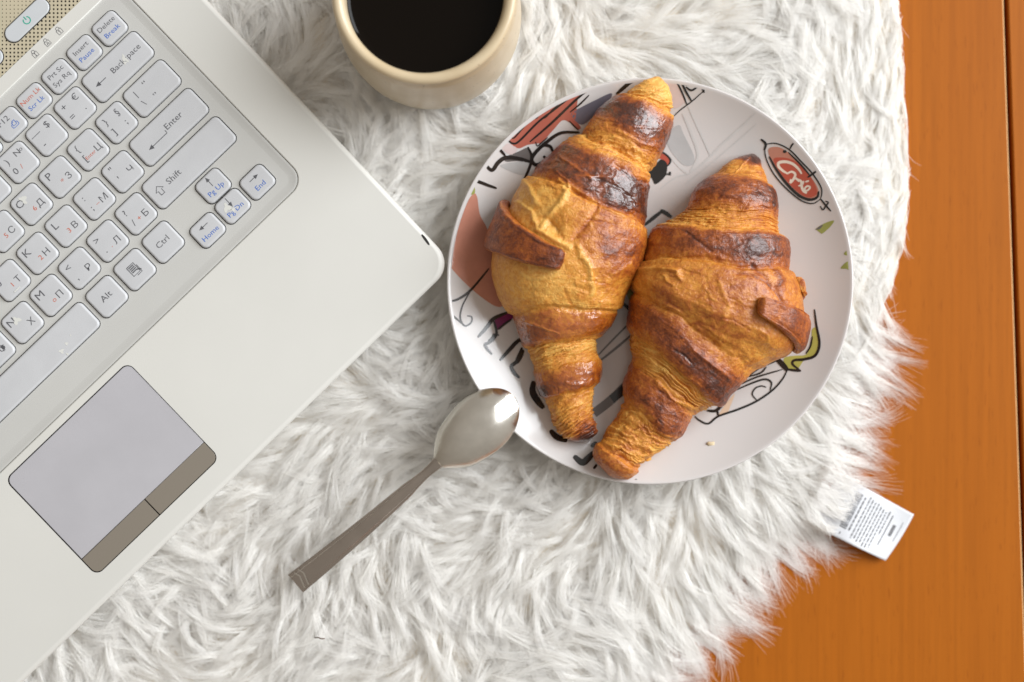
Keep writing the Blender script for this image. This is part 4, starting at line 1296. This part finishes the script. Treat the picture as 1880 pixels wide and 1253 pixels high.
    # perforated panel: square cells, each with a round opening; lattice at 45 degrees to the rows
    pitch = 7.25; s1 = pitch
    cells = []
    for i in range(-60, 60):
        for j in range(-60, 60):
            p = np.array([i * s1 + 3, j * s1 + 2.0])
            d = p - LO; a = d @ U; b = d @ Vv
            if -655 < b < -522 and -560 < a < -4: cells.append((p, a, b))
    V, F = [], []
    sq = [(-.5, -.5), (0, -.5), (.5, -.5), (.5, 0), (.5, .5), (0, .5), (-.5, .5), (-.5, 0)]
    for p, a, b in cells:
        depth = (-b - 525)
        r = 2.05 - 0.95 * min(1, max(0, (depth - 22) / 55)) 
        o = len(V)
        for x, y in sq: V.append((*(p + np.array([x, y]) * s1), 0))
        for k in range(8):
            q = math.radians(225 + 45 * k); V.append((p[0] + r * math.cos(q), p[1] + r * math.sin(q), 0))
        for k in range(8):
            q = math.radians(225 + 45 * k); V.append((p[0] + r * math.cos(q), p[1] + r * math.sin(q), -1))
        for k in range(8):
            n = (k + 1) % 8
            F.append((o + k, o + n, o + 8 + n, o + 8 + k)); F.append((o + 8 + k, o + 8 + n, o + 16 + n, o + 16 + k))
    V = np.array(V); xy = LW(V[:, :2]); zg = Z_DECK + .00062
    g = build('speaker_panel', np.column_stack([xy, zg + V[:, 2] * .0008]), F, M['grille'], t, False)
    bm = bmesh.new(); bm.from_mesh(g.data); bmesh.ops.remove_doubles(bm, verts=bm.verts, dist=1e-7)
    for q in bm.faces:
        if q.normal.z < -.5: q.normal_flip()
    bm.to_mesh(g.data); bm.free()
    g['kind'] = 'stuff'
    under = ccw(LW([AB(-22, -522), AB(-22, -655), AB(-600, -655), AB(-600, -522)]))
    slab('speaker_cavity', under, Z_DECK + .00012, .0002, .00003, M['dark'], t)

    def pill(c, length, width):
        n = 16; pts = []
        for k in range(n + 1):
            q = -math.pi / 2 + math.pi * k / n; pts.append(np.array([length / 2 - width / 2 + width / 2 * math.cos(q), width / 2 * math.sin(q)]))
        for k in range(n + 1):
            q = math.pi / 2 + math.pi * k / n; pts.append(np.array([-length / 2 + width / 2 + width / 2 * math.cos(q), width / 2 * math.sin(q)]))
        return ccw(LW([np.array(c) + U * p[0] + Vv * p[1] for p in pts]))
    for nm, c in (('power_button', (49, 37.5)), ('shortcut_button', (-36, 128))):
        rim = slab('button_gap', pill(c, 104, 35), zg + .00014, .0007, .00005, M['dark'], t)
        bt = slab(nm, pill(c, 100.5, 31.5), zg + .0007, .0012, .0004, M['button'], t)
        rim.parent = bt
        if nm == 'power_button':
            V, F = [], []
            a = np.radians(np.linspace(60, 390 - 30, 28) + 60)
            ring = [(6.6 * math.cos(x), 6.6 * math.sin(x)) for x in np.radians(np.linspace(125, 415, 30))]
            polys = [line(ring, 1.9), line([(0, 1), (0, 9)], 1.9)]
            off = 0
            for vv, ff in polys:
                V.append(vv); F += [tuple(i + off for i in q) for q in ff]; off += len(vv)
            V = np.vstack(V)
            P = np.array(c) + V[:, :1] * U - V[:, 1:] * Vv
            ob = build('power_symbol', np.column_stack([LW(P), np.full(len(P), zg + .00075)]), F, M['ink_green'], bt, False)
            bm = bmesh.new(); bm.from_mesh(ob.data)
            for q in bm.faces:
                if q.normal.z < 0: q.normal_flip()
            bm.to_mesh(ob.data); bm.free()
    # padlock symbols
    sp = [o for o in t.children if o.name.startswith('indicator_strip')][0]
    for i, c in enumerate(((107.5, 56), (85.5, 77.5), (63, 98.5))):
        polys = [line([(-5, 2), (5, 2), (5, -7), (-5, -7), (-5, 2)], 1.0), line([(-3, 2), (-3, 5), (-1.5, 7.2), (1.5, 7.2), (3, 5), (3, 2)], 1.0)]
        polys += [[line([(0, .5), (0, -5.5)], 1.1), line([(-2, -1), (0, .5)], 1.0)], [line([(-2.5, -5.5), (0, .5), (2.5, -5.5)], 1.0), line([(-1.5, -3.5), (1.5, -3.5)], .9)], [line([(0, .5), (0, -5.5)], 1.1), line([(-2, -5.5), (2, -5.5)], .9), line([(-2, .5), (2, .5)], .9)]][i]
        V, F, off = [], [], 0
        for vv, ff in polys:
            V.append(vv); F += [tuple(q + off for q in x) for x in ff]; off += len(vv)
        V = np.vstack(V); P = np.array(c) + V[:, :1] * U - V[:, 1:] * Vv
        ob = build('lock_symbol', np.column_stack([LW(P), np.full(len(P), Z_DECK + .00112)]), F, G_, sp, False)
        bm = bmesh.new(); bm.from_mesh(ob.data)
        for q in bm.faces:
            if q.normal.z < 0: q.normal_flip()
        bm.to_mesh(ob.data); bm.free()

    # ---- touchpad and its two bright buttons
    bed = round_poly(ccw(LW([pad_pt(-PW / 2, -PH / 2), pad_pt(PW / 2, -PH / 2), pad_pt(PW / 2, PH / 2), pad_pt(-PW / 2, PH / 2)])), .0042, 8)
    v, f = loft([z3(bed, Z_PALM - .0018), z3(loop_offset(bed, -.0004), Z_PALM - .0017), z3(bed, Z_PALM)], True, False)
    bed_o = build('touchpad_recess', v, f, M['dark'], t, False)
    g = 1.6; yb = PH / 2 - 42

    def rect(x0, x1, y0, y1, radii):
        P = LW([pad_pt(x0, y0), pad_pt(x0, y1), pad_pt(x1, y1), pad_pt(x1, y0)])
        return round_poly(P, radii, 8)
    rr = .0039
    slab('touchpad', ccw(rect(-PW / 2 + g, PW / 2 - g, -PH / 2 + g, yb, [rr, 0, 0, rr])), Z_PALM - .0003, .0012, .00018, M['pad'], t)
    slab('touchpad_button', ccw(rect(-PW / 2 + g, 3.3, yb + .8, PH / 2 - g, [0, rr, 0, 0])), Z_PALM - .00015, .0012, .00014, M['chrome'], t)
    slab('touchpad_button', ccw(rect(5.2, PW / 2 - g, yb + .8, PH / 2 - g, [0, 0, rr, 0])), Z_PALM - .00015, .0012, .00014, M['chrome'], t)
    for q in t.children:
        if q.name.startswith('touchpad_button'):
            for pp in q.data.polygons: pp.use_smooth = False
    # latch slot near the corner
    sl = [np.array([774, 431]), np.array([781, 440]), np.array([788, 450])]
    vv, ff = ribbon(catmull(sl, 6), 5)
    P = LW(vv)
    ob = build('latch_slot', np.column_stack([P, np.full(len(P), Z_PALM + .00003)]), ff, M['dark'], t, False)
    bm = bmesh.new(); bm.from_mesh(ob.data)
    for q in bm.faces:
        if q.normal.z < 0: q.normal_flip()
    bm.to_mesh(ob.data); bm.free()
    return t


build_laptop()
finish_texts()

# ================================================================== FUR THROW
EDGE_PX = [(1652, -160), (1656, -40), (1662, 60), (1667, 150), (1671, 250), (1676, 340), (1672, 400), (1662, 460), (1646, 520), (1612, 600), (1572, 680), (1540, 750), (1526, 810), (1520, 865),
           (1498, 925), (1462, 968), (1402, 1012), (1362, 1050), (1325, 1092), (1290, 1135), (1250, 1186), (1200, 1240), (1125, 1320), (1065, 1420)]


def build_throw():
    t = thing('fur_throw', (0, 0, 0.0), 'shaggy white faux fur throw spread on the wooden table under the laptop and plate', 'throw')
    zf = .010
    edge = np.array([W(x, y, zf)[:2] for x, y in catmull(EDGE_PX, 4)])
    left = np.array([W(-190, 1420, zf)[:2], W(-190, -160, zf)[:2]])
    poly = np.vstack([edge, left])
    P = ccw(poly)
    ls = [z3(loop_offset(P, .0015), .0006), z3(loop_offset(P, .0005), .0030), z3(loop_offset(P, .002), .0042)]
    v, f = loft(ls, True, True)
    build('backing', v, f, M['backing'], t)

    # ---- locks of pile
    sp = .0047
    x0, y0 = poly.min(0); x1, y1 = poly.max(0)
    gx, gy = np.meshgrid(np.arange(x0, x1, sp), np.arange(y0, y1, sp))
    L = np.column_stack([gx.ravel(), gy.ravel()]); L += RNG.uniform(-.5, .5, L.shape) * sp * 1.1

    def inside(pts, pg):
        c = np.zeros(len(pts), bool); j = len(pg) - 1
        for i in range(len(pg)):
            xi, yi = pg[i]; xj, yj = pg[j]
            m = ((yi > pts[:, 1]) != (yj > pts[:, 1]))
            with np.errstate(divide='ignore', invalid='ignore'):
                xx = (xj - xi) * (pts[:, 1] - yi) / (yj - yi + 1e-12) + xi
            c ^= m & (pts[:, 0] < xx); j = i
        return c
    L = L[inside(L, poly)]
    lap_in = loop_offset(LAPTOP_QUAD, .026)
    L = L[~inside(L, lap_in)]
    L = L[np.hypot(L[:, 0] - PLATE_C[0], L[:, 1] - PLATE_C[1]) > .064]
    L = L[np.hypot(L[:, 0] - MUG_C[0], L[:, 1] - MUG_C[1]) > .030]
    n = len(L)
    # nearest edge point, outward direction
    ed = np.full(n, 1e9); nout = np.zeros((n, 2))
    for a, b in zip(edge[:-1], edge[1:]):
        d = b - a; l2 = d @ d
        u = np.clip(((L - a) @ d) / l2, 0, 1); q = a + u[:, None] * d
        dist = np.hypot(*(L - q).T)
        nn = np.array([-d[1], d[0]]) / math.sqrt(l2)
        if nn[0] < 0: nn = -nn
        m = dist < ed
        ed[m] = dist[m]; nout[m] = nn
    # combing field: slow swirls, falling outward near the edge
    ang = 2.5 * fbm(L[:, 0] * 13 + 5, L[:, 1] * 13 + 2, None, 5, 2) * math.pi * .55 - math.pi * .40 + 1.1 * vnoise(L[:, 0] * 38, L[:, 1] * 38, None, 8)
    ang += RNG.normal(0, .30, n)
    dirv = np.column_stack([np.cos(ang), np.sin(ang)])
    upper = np.clip((L[:, 1] - W(0, 640, zf)[1]) / .05, 0, 1)          # 1 along the pressed upper part of the edge
    k = np.clip(1 - ed / .045, 0, 1) ** .6
    tang = np.column_stack([np.full(n, -.35), np.full(n, -1.0)])
    tang /= np.linalg.norm(tang, axis=1, keepdims=True)
    down = np.array([.45, -.55])
    want = nout * (1 - upper)[:, None] * 1.0 + down * (1 - upper)[:, None] * .55 + tang * upper[:, None]
    dirv = dirv * (1 - .85 * k)[:, None] + want * (1.35 * k)[:, None]
    # hair creeps away from the feet of plate and mug
    ang = np.arctan2(dirv[:, 1], dirv[:, 0]) + RNG.normal(0, .16, n)
    length = RNG.uniform(.024, .044, n)
    length *= 1 - .45 * k * upper
    el0 = RNG.uniform(.52, 1.02, n) * (1 - .45 * k)
    curl = RNG.normal(0, .60, n)
    MS, KP = 35, 7
    N = n * MS
    rep = lambda a: np.repeat(a, MS, axis=0)
    root = rep(L); A0 = rep(ang) + RNG.normal(0, .065, N); ln = rep(length) * RNG.uniform(.74, 1.06, N); E0 = rep(el0) + RNG.normal(0, .05, N); CU = rep(curl) + RNG.normal(0, .10, N)
    stray = RNG.random(N) < .11
    A0[stray] += RNG.normal(0, .7, stray.sum()); ln[stray] *= .8
    rr = np.sqrt(RNG.random(N)) * .0031; ra = RNG.uniform(0, 2 * np.pi, N)
    off = np.column_stack([rr * np.cos(ra), rr * np.sin(ra)])
    # clumping width, flattened into ribbons
    tipspread = rep(RNG.uniform(.08, .36, n)); tipspread[stray] = 1.0
    kk = rep(k * upper)
    pos = np.zeros((N, KP, 3)); cur = np.column_stack([root, np.full(N, .0035)])
    pos[:, 0] = cur; pos[:, 0, :2] += off
    for i in range(1, KP):
        s = i / (KP - 1); ds = 1 / (KP - 1)
        el = E0 * (1 - 1.75 * (s - ds / 2)); an = A0 + CU * (s - ds / 2) ** 1.3
        st = ln * ds
        cur = cur + np.column_stack([st * np.cos(el) * np.cos(an), st * np.cos(el) * np.sin(an), st * np.sin(el)])
        cl = 1 - (1 - tipspread) * min(1, s * 1.6) ** .7
        pos[:, i] = cur; pos[:, i, :2] += off * cl[:, None]
        pos[:, i, 2] += (rr * .5 * np.cos(ra * 3)) * cl
    X = pos[:, :, 0].ravel(); Y = pos[:, :, 1].ravel(); Z = pos[:, :, 2].ravel()
    S_ = np.tile(np.arange(KP) / (KP - 1), N)
    # stays inside the pressed hem along the upper edge (a few wisps excepted)
    wl = rep(RNG.random(n) < .10); wisp = np.repeat((wl & (RNG.random(N) < .35)) | (RNG.random(N) < .012), KP)
    hx = np.interp(Y, edge[::-1, 1], edge[::-1, 0]) + .0012 * fbm(Y * 90, Z * 60, None, 77, 3)
    up_pt = Y > W(0, 560, zf)[1] + np.repeat(rep(RNG.normal(0, 1, n)), KP) * .020
    over = up_pt & (X > hx - .0004) & ~wisp
    X = np.where(over, hx - .0004 - .10 * (X - hx) , X)
    # beyond the backing the hair sinks to the table
    beyond = np.maximum(0, X - hx)
    Z = np.maximum(Z - beyond * .35, .0006 + .0002 * RNG.random(len(Z)))
    # things press the pile down
    r = np.hypot(X - PLATE_C[0], Y - PLATE_C[1])
    lim = np.interp(r, [0, .056, .060, .062, .070, .080, .088, .0935, PLATE_R - .001, PLATE_R + .0003, PLATE_R + .003, PLATE_R + .012], [.0125, .0125, .0112, .0125, .0132, .0158, .0198, .0235, .0275, .0290, .033, .05])
    Z = np.minimum(Z, lim)
    rm = np.hypot(X - MUG_C[0], Y - MUG_C[1])
    mr = np.interp(Z, [z for _, z in MUG_PROFILE], [q for q, _ in MUG_PROFILE]) + .0004
    inm = (rm < mr) & (Z > MUG_BASE)
    sc = np.where(inm, mr / np.maximum(rm, 1e-6), 1)
    X = MUG_C[0] + (X - MUG_C[0]) * sc; Y = MUG_C[1] + (Y - MUG_C[1]) * sc
    Q = np.column_stack([X, Y])
    for inset, zl in ((-.0010, .0310), (.0, .0285), (.0016, .0250), (.0045, .0180), (.009, .0125), (.0125, .0098)):
        m = inside(Q, loop_offset(LAPTOP_QUAD, inset)); Z[m] = np.minimum(Z[m], zl)
    # spoon
    pts_n = np.array(W(*SP_NECK, .033)[:2]); pts_e = np.array(W(*SP_END, .024)[:2])
    d = pts_e - pts_n; l = np.linalg.norm(d); d /= l
    u = (Q - pts_n) @ d; w = np.abs((Q - pts_n) @ np.array([-d[1], d[0]]))
    hl = .0318 - .0090 * np.clip(u / l, 0, 1) ** .85 - .0012
    m = (u > -.002) & (u < l + .001) & (w < (.0022 + .0042 * np.clip(u / l, 0, 1)))
    Z = np.where(m, np.minimum(Z, hl), Z)
    pc = np.array(W(875, 787, .032)[:2]); ax = -d
    e = ((Q - pc) @ ax / .026) ** 2 + ((Q - pc) @ np.array([-ax[1], ax[0]]) / .0165) ** 2
    Z = np.where(e < 1.0, np.minimum(Z, .0290), Z)
    # the pile laps over the sewn end of the care label
    m = inside(Q, np.array([W(x, y, .008)[:2] for x, y in ((1520, 850), (1588, 892), (1530, 985), (1468, 950))]))
    Z = np.where(m, np.maximum(Z, .0088 + .35 * np.clip(Z, 0, .006)), Z)
    pos = np.column_stack([X, Y, Z])
    cu = bpy.data.hair_curves.new('pile')
    cu.add_curves([KP] * N)
    cu.attributes['position'].data.foreach_set('vector', pos.astype(np.float32).ravel())
    ra_ = cu.attributes.get('radius') or cu.attributes.new('radius', 'FLOAT', 'POINT')
    base = np.repeat(RNG.uniform(.00008, .00014, N), KP)
    ra_.data.foreach_set('value', (base * (1 - .72 * S_ ** 2.2)).astype(np.float32))
    cu.materials.append(M['fur'])
    o = bpy.data.objects.new('pile', cu); COL.objects.link(o); o.parent = t; o['kind'] = 'stuff'
    print('strands', N)

    # ---- care label sewn into the seam
    TL, TR, BR, BL = map(np.array, ((1535., 866.), (1678., 945.), (1633., 1034.), (1484., 962.)))

    def lab(u, v, lift=0.0):
        # u from the seam to the free end, v from the upper to the lower edge
        p = TL * (1 - u) * (1 - v) + TR * u * (1 - v) + BR * u * v + BL * (1 - u) * v
        p = p + (TR - TL) * (-.05 * v ** 2 * u ** 6)
        z = .0035 * (1 - u) ** 1.2 + .0008 + .0070 * math.sin(math.pi * min(1, max(0, u - .22) / .80)) * v ** 1.4 * .9 + .0012 * math.sin(u * 7) * (1 - v) + .0016 * max(0, u - .8) / .2 * v
        return np.array(W(p[0], p[1], z + lift))
    nu, nv = 36, 26
    v = [lab(.04 + .96 * i / (nu - 1), j / (nv - 1)) for i in range(nu) for j in range(nv)]
    f = grid_faces(nu, nv)
    tg = build('care_label', v, f, M['tag'], t)
    bm = bmesh.new(); bm.from_mesh(tg.data)
    if sum(q.normal.z for q in bm.faces) < 0: bmesh.ops.reverse_faces(bm, faces=bm.faces)
    bm.to_mesh(tg.data); bm.free()
    so = tg.modifiers.new('thickness', 'SOLIDIFY'); so.thickness = .00025; so.offset = -1
    tg['label'] = 'white satin care label with tiny grey print'
    V, F = [], []

    def quad(u0, u1, v0, v1):
        n_ = max(2, int((u1 - u0) / .03) + 1); m_ = max(2, int((v1 - v0) / .05) + 1); o_ = len(V)
        for i in range(n_):
            for j in range(m_):
                V.append(lab(u0 + (u1 - u0) * i / (n_ - 1), v0 + (v1 - v0) * j / (m_ - 1), .00022))
        for q in grid_faces(n_, m_): F.append(tuple(i + o_ for i in q))
    rnd = random.Random(3)
    vpos = .13
    while vpos < .80:                                       # bar code
        w_ = rnd.choice((.006, .010, .014, .018)); quad(.30 + rnd.random() * .02, .40, vpos, vpos + w_); vpos += w_ + rnd.choice((.008, .012, .016))
    def row(u, v0, v1, h=.014):
        q = v0
        while q < v1:
            ww = rnd.uniform(.03, .09); quad(u, u + h, q, min(v1, q + ww)); q += ww + rnd.uniform(.012, .022)
    row(.425, .15, .80, .018)
    for i, (a, b) in enumerate(((.10, .90), (.12, .88), (.14, .92), (.13, .90), (.16, .95), (.18, .95), (.20, .92), (.16, .62))):
        row(.48 + i * .038, a, b)
    quad(.795, .806, .20, .80); quad(.85, .885, .34, .56); quad(.935, .940, .22, .62); quad(.35, .36, .88, .92)
    po = build('label_print', V, F, M['tag_ink'], tg)
    bm = bmesh.new(); bm.from_mesh(po.data)
    for q in bm.faces:
        if q.normal.z < 0: q.normal_flip()
    bm.to_mesh(po.data); bm.free()


build_throw()


# a stray brown fibre caught in the pile
def build_fibre():
    pts = [W(578, 1171, .021), W(584, 1171, .0225), W(590, 1173, .0225), W(596, 1173, .021)]
    v, f = tube(catmull(pts, 4), [.0003] * len(catmull(pts, 4)), 6)
    c = np.mean(v, 0)
    o = build('stray_fibre', v - c, f, mat('brown_fibre', (.09, .05, .03), .7, mottle=.2), None)
    o.location = c
    tag(o, 'tiny dark brown fibre caught in the white fur below the spoon', 'fibre')


build_fibre()
